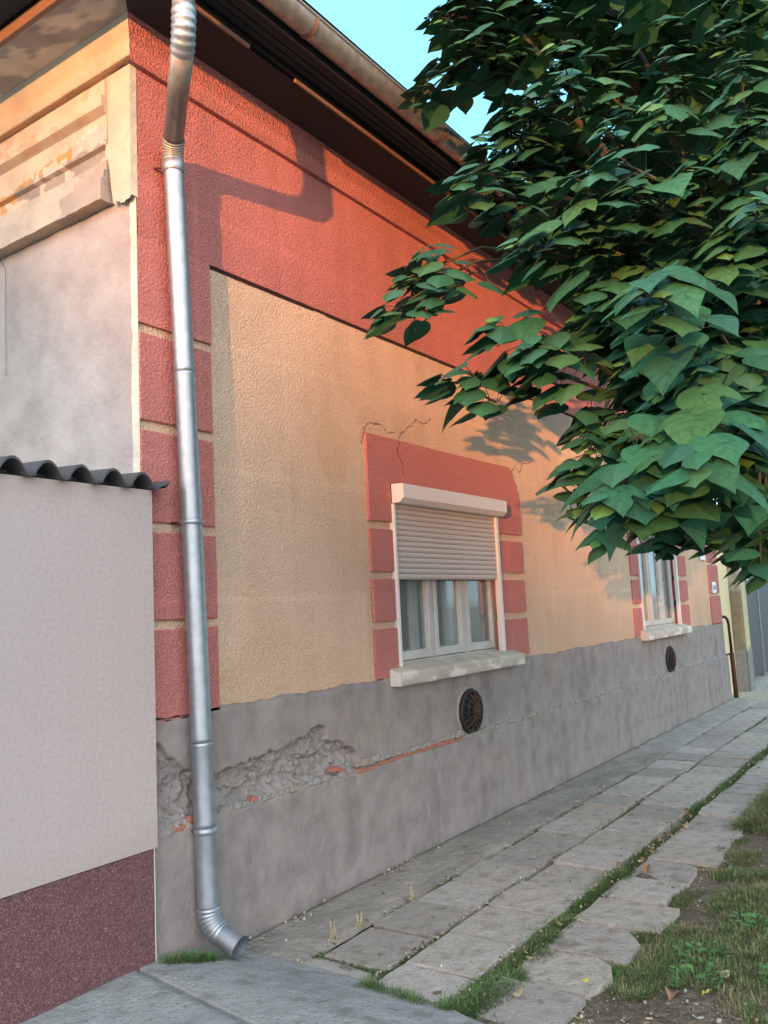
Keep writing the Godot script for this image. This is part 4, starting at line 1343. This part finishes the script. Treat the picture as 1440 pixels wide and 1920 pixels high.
func leaf_mesh(outline: Array, fold: float, droop: float, curl: float, one_lobe := false, veins := false) -> ArrayMesh:
	var st := begin()
	for side in [-1.0, 1.0]:
		st.set_smooth_group(1 if side > 0 else 2)
		var src: Array = HEART if one_lobe and side < 0 else outline
		var rows := 6
		# rows from midrib to edge
		var pts := []
		var shape := func(u: float, v: float) -> Vector3:
			var y := -fold * absf(u) - droop * v * absf(v) - curl * u * u + 0.012 * sin(v * 16.0 + absf(u) * 6.0) * absf(u) * 2.0
			return Vector3(u, y, v)
		var n := src.size()
		for i in n - 1:
			var a := Vector2(src[i][0], src[i][1])
			var b := Vector2(src[i + 1][0], src[i + 1][1])
			# each outline stretch fans back to the midrib at a matching length
			var ma := Vector2(0, clampf(a.y * 0.92 - a.x * 0.35, 0.0, 1.0) if i > 0 else 0.0)
			var mb := Vector2(0, clampf(b.y * 0.92 - b.x * 0.35, 0.0, 1.0) if i < n - 2 else b.y)
			var ca := a.lerp(ma, 0.45)
			var cb := b.lerp(mb, 0.45)
			for q in [[a, b, cb, ca], [ca, cb, mb, ma]]:
				var w := []
				for e in q: w.append(shape.call(e.x * side, e.y))
				if side > 0:
					tri(st, w[0], w[2], w[1]); tri(st, w[0], w[3], w[2])
				else:
					tri(st, w[0], w[1], w[2]); tri(st, w[0], w[2], w[3])
		if veins:
			# pale ribs that stand a little proud of the blade
			st.set_smooth_group(3)
			var rib := Color(1.75, 1.45, 1.5)
			var ribs := [[Vector2(0, -0.0), Vector2(0, 0.5), Vector2(0, 0.98), 0.011]]
			for e in [[0.02, 0.30, 0.20], [0.20, 0.36, 0.42], [0.40, 0.29, 0.62], [0.58, 0.19, 0.76]]:
				ribs.append([Vector2(0, e[0]), Vector2(e[1] * 0.5, (e[0] + e[2]) * 0.5 - 0.01), Vector2(e[1], e[2]), 0.006])
			for r in ribs:
				for k in 2:
					var a: Vector2 = r[k]
					var b: Vector2 = r[k + 1]
					var nn: Vector2 = (b - a).orthogonal().normalized() * r[3]
					if r == ribs[0]: nn = Vector2(-r[3], 0)
					var lift := Vector3(0, 0.006, 0)
					var q := []
					for e in [a - nn, a + nn, b + nn * 0.6, b - nn * 0.6]:
						q.append(shape.call(maxf(e.x, 0.0) * side, e.y) + lift)
					tri(st, q[0], q[1], q[2], rib); tri(st, q[0], q[2], q[3], rib)
	st.generate_normals()
	return st.commit()

var leaves := []       # [transform, tint, mesh]

func add_leaf(at: Vector3, tip: Vector3, normal: Vector3, size: float, tint: int, form: int) -> void:
	var z := tip.normalized()
	var y := (normal - z * normal.dot(z)).normalized()
	var x := y.cross(z) * rng.randf_range(1.04, 1.2)
	leaves.append([Transform3D(Basis(x, y, z) * size, at), tint, form])

# a leafy shoot: leaves all round the stem, blades spread level and tips hanging
func shoot(tip: Vector3, d: Vector3, n: int, size: float, spread: float, twigs: SurfaceTool, stem := 0.0) -> void:
	d = d.normalized()
	var a0 := rng.randf() * TAU
	var side := d.cross(Vector3.UP)
	side = side.normalized() if side.length() > 0.1 else Vector3.RIGHT
	var up := side.cross(d)
	if stem > 0.0:
		tube(twigs, PackedVector3Array([tip - d * stem + Vector3(0, -0.05 * stem, 0), tip - d * stem * 0.5, tip]), PackedFloat32Array([0.006, 0.0045, 0.003]), 5, false)
	for i in n:
		var t := float(i) / maxf(1.0, n - 1)
		var ang := a0 + i * 2.4 + rng.randf_range(-0.3, 0.3)
		var rad := (side * cos(ang) + up * sin(ang)).normalized()
		var node := tip - d * spread * (1 - t)
		var outw := (rad * lerpf(1.0, 0.5, t) + d * lerpf(0.35, 1.0, t) + Vector3.UP * 0.12).normalized()
		var pet := size * lerpf(0.75, 0.2, t * t) * rng.randf_range(0.8, 1.2)
		var at := node + outw * pet
		var flat := Vector3(outw.x, 0, outw.z)
		flat = flat.normalized() if flat.length() > 0.05 else side
		var hang := rng.randf_range(0.25, 0.85)
		var tipdir := (flat - Vector3.UP * hang).normalized()
		var nrm := (Vector3.UP + flat * rng.randf_range(0.1, 0.6) + side * rng.randf_range(-0.3, 0.3) + Vector3(rng.randf_range(-0.2, 0.2), 0, rng.randf_range(-0.2, 0.2))).normalized()
		var s := size * lerpf(1.08, 0.6, t * t) * rng.randf_range(0.66, 1.15)
		var tint := rng.randi_range(0, 3)
		if t > 0.85 and rng.randf() < 0.5:
			tint = 4
			s *= 0.62
		var form := rng.randi_range(0, 2)
		if rng.randf() < 0.16: form = 3 + rng.randi_range(0, 1)
		add_leaf(at, tipdir, nrm, s, tint, form)
		if stem > 0.0:
			tube(twigs, PackedVector3Array([node, node.lerp(at, 0.5) + Vector3(0, 0.008, 0), at]), PackedFloat32Array([0.0022, 0.0018, 0.0014]), 4, false)

func tree() -> void:
	var o := base("street_tree")
	tag(o, "leafy green street tree with broad pointed leaves hanging over the pavement", "tree")
	var root := Vector3(3.05, -0.05, 2.75)
	var fork := Vector3(2.95, 2.35, 2.62)
	put("trunk", tubemesh(PackedVector3Array([root, root + Vector3(0.0, 0.25, 0), Vector3(3.0, 1.2, 2.68), fork, Vector3(2.9, 3.1, 2.5)]), PackedFloat32Array([0.20, 0.15, 0.13, 0.12, 0.08]), 14), M.bark, o)
	# crown masses: centre and radius
	var mass := [[1.93, 4.62, 1.31, 0.5], [2.07, 4.63, 1.87, 0.85], [1.79, 3.95, 2.39, 0.75], [1.79, 3.84, 1.66, 0.55], [1.70, 3.38, 2.15, 0.75], [1.49, 2.88, 2.45, 0.6], [1.74, 3.10, 1.79, 0.45], [1.75, 2.72, 2.08, 0.5], [1.53, 2.38, 2.41, 0.45], [1.63, 2.50, 1.86, 0.28], [1.86, 2.94, 1.59, 0.25], [1.88, 2.16, 2.16, 0.3], [1.99, 2.02, 2.29, 0.25], [1.68, 3.94, 1.34, 0.3], [1.68, 3.42, 1.42, 0.3], [2.38, 1.87, 2.12, 0.2], [1.92, 2.01, 1.84, 0.18], [3.37, 4.63, 1.64, 1.2], [3.75, 3.85, 2.03, 1.0], [3.01, 5.32, 2.31, 1.2], [2.66, 5.36, 1.45, 0.7], [3.88, 2.86, 2.02, 0.7], [4.3, 4.2, 3.4, 1.3], [3.0, 4.4, 3.7, 1.2], [1.50, 4.86, 1.15, 0.28], [1.62, 4.90, 1.25, 0.33], [1.80, 4.95, 1.40, 0.42], [1.63, 4.66, 1.24, 0.30], [4.28, 4.65, 2.07, 0.7], [4.40, 3.54, 2.02, 0.6], [3.84, 2.53, 1.95, 0.45], [4.27, 5.46, 2.22, 0.8], [4.12, 3.81, 1.67, 0.6], [2.86, 2.20, 2.18, 0.3]]
	for m in mass:
		var c := Vector3(m[0], m[1], m[2])
		var p1 := fork.lerp(c, 0.45) + Vector3(0, 0.12, 0)
		put("branch", tubemesh(PackedVector3Array([fork + Vector3(0, rng.randf_range(-0.1, 0.5), 0), p1, c]), PackedFloat32Array([0.045, 0.028, 0.012]), 7), M.bark, o)
	# shoots that reach out towards the street and the wall
	var tips := [[-0.29, 1.83, 2.31], [-0.18, 1.81, 2.38], [-0.27, 1.89, 2.54], [0.08, 1.96, 2.61], [0.22, 2.19, 2.60], [-0.21, 2.40, 2.46], [0.56, 2.74, 2.49], [0.33, 3.09, 2.06], [0.45, 3.06, 2.22], [0.67, 3.45, 2.27], [0.58, 3.21, 2.62], [0.31, 2.90, 1.80], [0.46, 2.89, 1.85], [0.46, 2.67, 1.62], [0.45, 2.54, 1.77], [0.53, 2.50, 1.34], [0.60, 2.90, 0.99], [0.72, 3.10, 1.03], [0.52, 3.34, 1.48], [0.78, 3.47, 1.53], [1.27, 4.36, 0.83], [1.25, 4.72, 1.05], [1.19, 4.49, 1.27], [1.21, 4.45, 1.13], [0.87, 1.80, 1.86], [1.63, 1.79, 1.89], [1.54, 1.79, 2.13], [1.04, 1.62, 2.43], [0.63, 2.19, 2.13], [0.57, 2.29, 2.24], [0.78, 2.47, 2.04], [0.35, 2.29, 2.45], [0.76, 3.49, 2.04], [0.92, 3.95, 1.84], [0.89, 3.79, 2.29], [0.76, 3.56, 2.59], [1.14, 3.90, 1.44], [1.15, 3.88, 1.28], [1.10, 3.97, 1.58], [0.67, 3.15, 2.38], [0.41, 2.83, 2.65], [0.58, 2.72, 1.98], [0.69, 2.07, 1.84], [0.91, 2.28, 1.84], [1.22, 1.62, 2.44]]
	var tw := begin()
	for t in tips:
		var p := Vector3(t[0], t[1], t[2])
		var best: Vector3 = fork
		var bd := 99.0
		for m in mass:
			var c := Vector3(m[0], m[1], m[2])
			if c.distance_to(p) < bd:
				bd = c.distance_to(p)
				best = c
		var d := (p - best).normalized()
		d = (d + Vector3(0, -0.05, 0)).normalized()
		put("branch", tubemesh(PackedVector3Array([best, best.lerp(p, 0.5) + Vector3(0, 0.06 + 0.04 * bd, 0), p - d * 0.05]), PackedFloat32Array([0.010, 0.007, 0.004]), 6), M.twig, o)
		shoot(p, d, 13, rng.randf_range(0.145, 0.175), 0.34, tw, 0.3)
		shoot(best.lerp(p, 0.86) + Vector3(rng.randf_range(-0.12, 0.12), rng.randf_range(-0.05, 0.1), rng.randf_range(-0.12, 0.12)), d + Vector3(rng.randf_range(-0.6, 0.6), rng.randf_range(-0.2, 0.3), rng.randf_range(-0.6, 0.6)), 8, 0.145, 0.22, tw, 0.2)
		if bd > 0.8:
			shoot(best.lerp(p, 0.72) + Vector3(rng.randf_range(-0.1, 0.1), 0.08, rng.randf_range(-0.1, 0.1)), d + Vector3(rng.randf_range(-0.5, 0.5), 0.2, rng.randf_range(-0.5, 0.5)), 8, 0.14, 0.22, tw, 0.2)
	# shoots all through the crown
	for m in mass:
		var c := Vector3(m[0], m[1], m[2])
		var r: float = m[3]
		var count := roundi(4.189 * r * r * r * 17.0) + 3
		for i in count:
			var v := Vector3(rng.randfn(), rng.randfn(), rng.randfn()).normalized() * r * pow(rng.randf(), 0.4)
			var d := (v.normalized() + Vector3(0, 0.25, 0)).normalized()
			shoot(c + v, d, 9, rng.randf_range(0.13, 0.18), 0.22, tw, 0.0)
	tw.generate_normals()
	var twp := put("twigs", tw.commit(), M.twig, o)
	kind(twp, "stuff")
	var forms := [leaf_mesh(HEART, 0.22, 0.16, 0.25), leaf_mesh(BROAD, 0.10, 0.26, 0.35), leaf_mesh(HEART, -0.12, 0.34, 0.1), leaf_mesh(LOBED, 0.12, 0.24, 0.3), leaf_mesh(LOBED, 0.10, 0.28, 0.25, true)]
	var near_forms := [leaf_mesh(HEART, 0.22, 0.16, 0.25, false, true), leaf_mesh(BROAD, 0.10, 0.26, 0.35, false, true), leaf_mesh(HEART, -0.12, 0.34, 0.1, false, true), leaf_mesh(LOBED, 0.12, 0.24, 0.3, false, true), leaf_mesh(LOBED, 0.10, 0.28, 0.25, true, true)]
	# the three hundred that show largest are leaves of their own, the rest one mass
	var fwd := Vector3(0.81836895, 0.1143952, -0.56319268)
	for l in leaves:
		var q: Vector3 = l[0].origin - CAM
		var depth := q.dot(fwd)
		var across := absf(q.dot(Vector3(0.57081174, -0.04809461, 0.81967119))) / maxf(depth, 0.1)
		l.append(l[0].basis.x.length() / maxf(depth, 0.1) if across < 0.47 and depth > 0.3 else 0.0)
	leaves.sort_custom(func(a, b): return a[3] > b[3])
	var big := mini(300, leaves.size())
	for i in big:
		var l: Array = leaves[i]
		put("leaf", near_forms[l[2]], M["leaf_%d" % l[1]], o).transform = l[0]
	var mm := MultiMesh.new()
	mm.transform_format = MultiMesh.TRANSFORM_3D
	mm.use_colors = true
	mm.mesh = forms[0]
	mm.instance_count = leaves.size() - big
	var tints := [Color(0.023, 0.086, 0.043), Color(0.030, 0.110, 0.056), Color(0.026, 0.095, 0.060), Color(0.040, 0.108, 0.043), Color(0.07, 0.17, 0.05)]
	for i in leaves.size() - big:
		var l: Array = leaves[big + i]
		mm.set_instance_transform(i, l[0])
		mm.set_instance_color(i, tints[l[1]] * rng.randf_range(0.8, 1.15))
	var mi := MultiMeshInstance3D.new()
	mi.name = "foliage"
	mi.multimesh = mm
	mi.material_override = M.leaf_mass
	kind(mi, "stuff")
	o.add_child(mi, true)
	print("leaves ", leaves.size())

# ------------------------------------------------------------------ small plants and litter
func blades(st: SurfaceTool, n: int, hgt: float, spread: float, wide: float, droop := 0.5) -> void:
	for i in n:
		var a := rng.randf() * TAU
		var at := Vector3(cos(a), 0, sin(a)) * spread * sqrt(rng.randf())
		var d := Vector3(cos(a + rng.randf_range(-1, 1)), 0, sin(a + rng.randf_range(-1, 1)))
		var hh := hgt * rng.randf_range(0.5, 1.1)
		var s := d.cross(Vector3.UP) * wide
		var m := at + Vector3.UP * hh * 0.6 + d * hh * 0.2 * droop
		var t := at + Vector3.UP * hh * (1.0 - 0.35 * droop) + d * hh * 0.8 * droop
		tri(st, at - s, at + s, m + s * 0.7)
		tri(st, at - s, m + s * 0.7, m - s * 0.7)
		tri(st, m - s * 0.7, m + s * 0.7, t)

func top_of(x: float, z: float) -> float:
	if z > 1.3:
		return ground_y(x, z) - 0.022 + 0.028 * n1.get_noise_2d(x * 60, z * 60) + 0.012 * n2.get_noise_2d(x * 40, z * 40) + 0.02 * smoothstep(1.7, 2.2, z)
	if x < 0.42: return ground_y(x, z) + 0.012
	return ground_y(x, z) - 0.02

func grass() -> void:
	var st := begin()
	blades(st, 13, 0.05, 0.045, 0.0021, 0.9)
	st.generate_normals()
	var tuft := st.commit()
	var tr := []
	var cl := []
	var greens := [Color(0.070, 0.155, 0.035), Color(0.095, 0.180, 0.045), Color(0.13, 0.17, 0.06), Color(0.20, 0.185, 0.085), Color(0.055, 0.125, 0.040)]
	var lay := func(x: float, z: float, s: float, dry: float) -> void:
		var b := Basis(Vector3.UP, rng.randf() * TAU).rotated(Vector3.RIGHT, rng.randf_range(-0.25, 0.25)) * s * rng.randf_range(0.6, 1.25)
		tr.append(Transform3D(b, Vector3(x, top_of(x, z) - 0.003, z)))
		var c: Color = greens[3] if rng.randf() < dry else greens[[0, 1, 2, 4][rng.randi_range(0, 3)]]
		cl.append(c * rng.randf_range(0.75, 1.2))
	# verge
	for i in 72000:
		var x := rng.randf_range(0.1, 15.0)
		if rng.randf() < 0.45: x = rng.randf_range(0.1, 5.0)
		var z := 1.66 + 4.4 * pow(rng.randf(), 1.5)
		var den := n1.get_noise_2d(x * 42 + 300, z * 42) + 0.5 * n2.get_noise_2d(x * 30, z * 30) + 0.17
		if x > 3.2: den += 0.3
		if z < 1.76: den -= 0.15
		if den < rng.randf_range(0.0, 0.30): continue
		lay.call(x, z, rng.randf_range(0.5, 0.95) if x < 3.2 else rng.randf_range(0.7, 1.2), 0.52)
	# the grassy joint between the second and third row, and the corner patches
	for i in 3800:
		var x := rng.randf_range(0.85, 10.0)
		if rng.randf() < 0.55: x = rng.randf_range(0.85, 3.1)
		var k := n1.get_noise_1d(x * 60 + 11)
		if x > 2.35 and x < 3.6 and rng.randf() < 0.8: continue
		if k < -0.15 and rng.randf() < 0.7: continue
		lay.call(x, rng.randf_range(1.252, 1.335), rng.randf_range(0.55, 0.95), 0.12)
	for i in 900:
		var u := rng.randf()
		var x := lerpf(0.36, 0.86, u)
		lay.call(x, lerpf(1.30, 1.31, u) + rng.randf_range(-0.05, 0.12) * (0.4 + 0.6 * sin(u * PI)), rng.randf_range(0.6, 1.0), 0.06)
	for seg in [[0.60, 0.42, 0.57, 0.84, 260, 0.018], [0.57, 0.84, 0.40, 0.92, 260, 0.03], [0.40, 0.92, 0.36, 1.20, 90, 0.03], [0.72, 0.868, 0.80, 0.868, 60, 0.012], [1.50, 0.866, 1.95, 0.866, 140, 0.012], [1.20, 0.495, 1.42, 0.492, 70, 0.02], [1.63, 0.495, 1.86, 0.495, 90, 0.02], [1.05, 1.28, 1.12, 1.40, 60, 0.02], [0.92, 1.34, 1.1, 1.37, 70, 0.03], [0.02, 0.13, 0.20, 0.20, 240, 0.03], [5.4, 0.866, 5.7, 0.866, 60, 0.02], [7.2, 0.866, 9.8, 0.866, 420, 0.025], [2.6, 0.48, 4.0, 0.48, 160, 0.012], [4.0, 0.48, 5.2, 0.48, 260, 0.02], [7.4, 0.48, 10.0, 0.48, 380, 0.03], [5.4, 0.075, 10.5, 0.075, 420, 0.012], [0.95, 0.52, 0.955, 0.84, 40, 0.008], [1.335, 0.54, 1.34, 0.84, 70, 0.008], [1.09, 0.90, 1.10, 1.24, 50, 0.008], [2.3, 0.9, 2.3, 1.24, 60, 0.01], [1.22, 1.36, 1.24, 1.66, 90, 0.014], [1.72, 1.38, 1.70, 1.66, 60, 0.012], [2.08, 1.38, 2.08, 1.68, 60, 0.012], [3.2, 0.866, 4.6, 0.866, 120, 0.010], [3.4, 1.30, 6.5, 1.29, 240, 0.04], [0.55, 0.866, 1.2, 0.866, 120, 0.012], [1.42, 1.66, 1.8, 1.68, 60, 0.03]]:
		for i in seg[4]:
			var u := rng.randf()
			lay.call(lerpf(seg[0], seg[2], u) + rng.randf_range(-1, 1) * seg[5], lerpf(seg[1], seg[3], u) + rng.randf_range(-1, 1) * seg[5], rng.randf_range(0.35, 0.75), 0.18 if seg[0] < 2 else 0.45)
	# blades that creep over the outer slab edges
	for i in 1500:
		var x := rng.randf_range(0.9, 9.0)
		if n1.get_noise_1d(x * 48 + 90) < -0.02: continue
		lay.call(x, 1.56 + 0.2 * pow(rng.randf(), 0.6), rng.randf_range(0.4, 0.9), 0.5)
	var mm := MultiMesh.new()
	mm.transform_format = MultiMesh.TRANSFORM_3D
	mm.use_colors = true
	mm.mesh = tuft
	mm.instance_count = tr.size()
	for i in tr.size():
		mm.set_instance_transform(i, tr[i])
		mm.set_instance_color(i, cl[i])
	var mi := MultiMeshInstance3D.new()
	mi.name = "grass"
	mi.multimesh = mm
	mi.material_override = M.grass
	tag(mi, "short patchy grass on the verge and in the joints between the paving slabs", "grass")
	kind(mi, "stuff")
	add_child(mi, true)
	print("tufts ", tr.size())
	# crumbs of soil, grit and chewed leaves
	var cs := begin()
	box(cs, Vector3(-0.5, -0.35, -0.5), Vector3(0.5, 0.35, 0.5), 0.28)
	var cm := MultiMesh.new()
	cm.transform_format = MultiMesh.TRANSFORM_3D
	cm.use_colors = true
	cm.mesh = done(cs)
	cm.instance_count = 7000
	for i in 7000:
		var on_soil := i < 5200
		var x := 0.3 + 6.0 * pow(rng.randf(), 1.6)
		var z: float = rng.randf_range(1.62, 3.4) if on_soil else [rng.randf_range(0.08, 0.16), rng.randf_range(0.44, 0.52), rng.randf_range(0.85, 0.885), rng.randf_range(1.22, 1.36), rng.randf_range(0.1, 1.7)][i % 5]
		var size := 0.003 + 0.012 * pow(rng.randf(), 4.0)
		var flat := rng.randf() < 0.4
		var b := Basis.from_euler(Vector3(rng.randf() * 3, rng.randf() * 6, rng.randf() * 3)).scaled(Vector3(size, size, size))
		if flat: b = Basis(Vector3.UP, rng.randf() * TAU) * Basis.from_scale(Vector3(size * 2.4, size * 0.35, size * 1.2))
		var y := top_of(x, z) if on_soil else 0.012 + ground_y(x, z) * 0.5
		cm.set_instance_transform(i, Transform3D(b, Vector3(x, y + size * 0.2, z)))
		var pal := [Color(0.15, 0.12, 0.095), Color(0.26, 0.22, 0.18), Color(0.34, 0.23, 0.12), Color(0.42, 0.36, 0.27), Color(0.38, 0.36, 0.34)]
		cm.set_instance_color(i, pal[rng.randi_range(0, 4)] * rng.randf_range(0.7, 1.2))
	var ci := MultiMeshInstance3D.new()
	ci.name = "gravel"
	ci.multimesh = cm
	ci.material_override = M.grit
	tag(ci, "loose grit, soil crumbs and bits of dry leaf on verge and slabs", "grit")
	kind(ci, "stuff")
	add_child(ci, true)
	# dry tufts between the wall strip and the first slabs
	for e in [[0.76, 0.43, "pale dry grass tuft nearest the downpipe, on the strip along the wall", 0.12], [0.94, 0.45, "pale dry grass tuft at the corner of the first slab joint", 0.085], [1.36, 0.49, "pale dry grass tuft farther along the slab edge, with green at its foot", 0.10]]:
		var ds := begin()
		blades(ds, 16, e[3], 0.03, 0.0028, 0.8)
		ds.generate_normals()
		var d := put("dry_grass_tuft", ds.commit(), M.straw)
		d.position = Vector3(e[0], ground_y(e[0], e[1]), e[1])
		tag(d, e[2], "grass tuft")
	# broad-leaved weeds on the verge
	for e in [[1.33, 1.98, "largest leafy green weed on the bare soil of the verge"], [1.08, 2.03, "light green leafy weed beside the broken slab edge"], [1.22, 2.36, "low leafy weed at the lower edge of the photo on the verge"], [1.75, 2.13, "small leafy weed farther along the verge"], [0.13, 0.20, "green weed clump at the foot of the downpipe"]]:
		var ws := begin()
		for i in 34:
			var a := rng.randf() * TAU
			var q := Vector3(cos(a), 0, sin(a)) * 0.10 * sqrt(rng.randf())
			var d := Vector3(cos(a), rng.randf_range(-0.1, 0.5), sin(a)).normalized()
			var s := d.cross(Vector3.UP).normalized() * rng.randf_range(0.008, 0.016)
			var len := rng.randf_range(0.02, 0.042)
			var y := Vector3(0, rng.randf_range(0.01, 0.06), 0)
			tri(ws, q + y, q + y + d * len * 0.5 + s, q + y + d * len)
			tri(ws, q + y, q + y + d * len, q + y + d * len * 0.5 - s)
			tri(ws, q, q + y + d * 0.004, q + y + s * 0.1)
		ws.generate_normals()
		var w := put("leafy_weed", ws.commit(), M.weed)
		if e[0] < 0.5: w.scale = Vector3.ONE * 0.6
		w.position = Vector3(e[0], top_of(e[0], e[1]), e[1])
		tag(w, e[2], "weed")
	# fallen leaves
	var curl := leaf_mesh(BROAD, -0.5, 0.5, -0.5)
	var place := func(x: float, z: float, y: float, s: float, m: StandardMaterial3D, label: String, grp: String) -> void:
		var o := put("fallen_leaf", curl, m)
		o.transform = Transform3D(Basis.from_euler(Vector3(rng.randf_range(-0.5, 0.5), rng.randf() * TAU, rng.randf_range(-0.6, 0.6))) * s, Vector3(x, y + s * 0.18, z))
		tag(o, label, "leaf", grp)
	for i in 26:
		var x := 0.7 + 5.5 * pow(rng.randf(), 1.4)
		var z := rng.randf_range(1.75, 3.0)
		place.call(x, z, top_of(x, z), rng.randf_range(0.025, 0.055), M.litter if i % 2 == 0 else M.litter_pale, ["dry curled dark brown leaf lying on the grass verge", "dry curled pale tan leaf lying on the grass verge"][i % 2], ["dark dry leaves on the verge", "pale dry leaves on the verge"][i % 2])
	for i in 12:
		var x := 2.2 + 1.9 * rng.randf()
		var z := rng.randf_range(1.24, 1.42)
		place.call(x, z, 0.012, rng.randf_range(0.03, 0.06), M.litter if rng.randf() < 0.7 else M.litter_pale, "dry brown leaf caught in the joint between the outer slab rows", "dry leaves in the slab joint")
	for e in [[0.60, 1.49, "small brown leaf on the grassy corner patch at the slab ends"], [2.93, 0.27, "single pale leaf on the concrete strip beside the wall"]]:
		place.call(e[0], e[1], 0.02, 0.045, M.litter_pale, e[2], "")
	for e in [[0.85, 1.66, "bright yellow leaf lying on the broken front slab"], [0.98, 2.10, "bright yellow leaf on the soil at the lower edge of the photo"]]:
		place.call(e[0], e[1], 0.012, 0.030, M.litter_yellow, e[2], "")

func _ready() -> void:
	rng.seed = 20240
	n1.seed = 5; n1.frequency = 0.02; n1.fractal_octaves = 4
	n2.seed = 11; n2.frequency = 0.05; n2.fractal_octaves = 3
	n3.seed = 17; n3.frequency = 0.03; n3.noise_type = FastNoiseLite.TYPE_SIMPLEX; n3.fractal_type = FastNoiseLite.FRACTAL_RIDGED
	stage()
	materials()
	mat("yellow_pale", lin(0.66, 0.58, 0.36), 0.95, null, null)
	mat("post_brown", lin(0.20, 0.17, 0.14), 0.9)
	mat("grit", Color.WHITE, 0.95)
	mat("weed", lin(0.075, 0.19, 0.05), 0.7)
	ground()
	house()
	fence()
	gutter()
	downpipe()
	far_end()
	tree()
	grass()
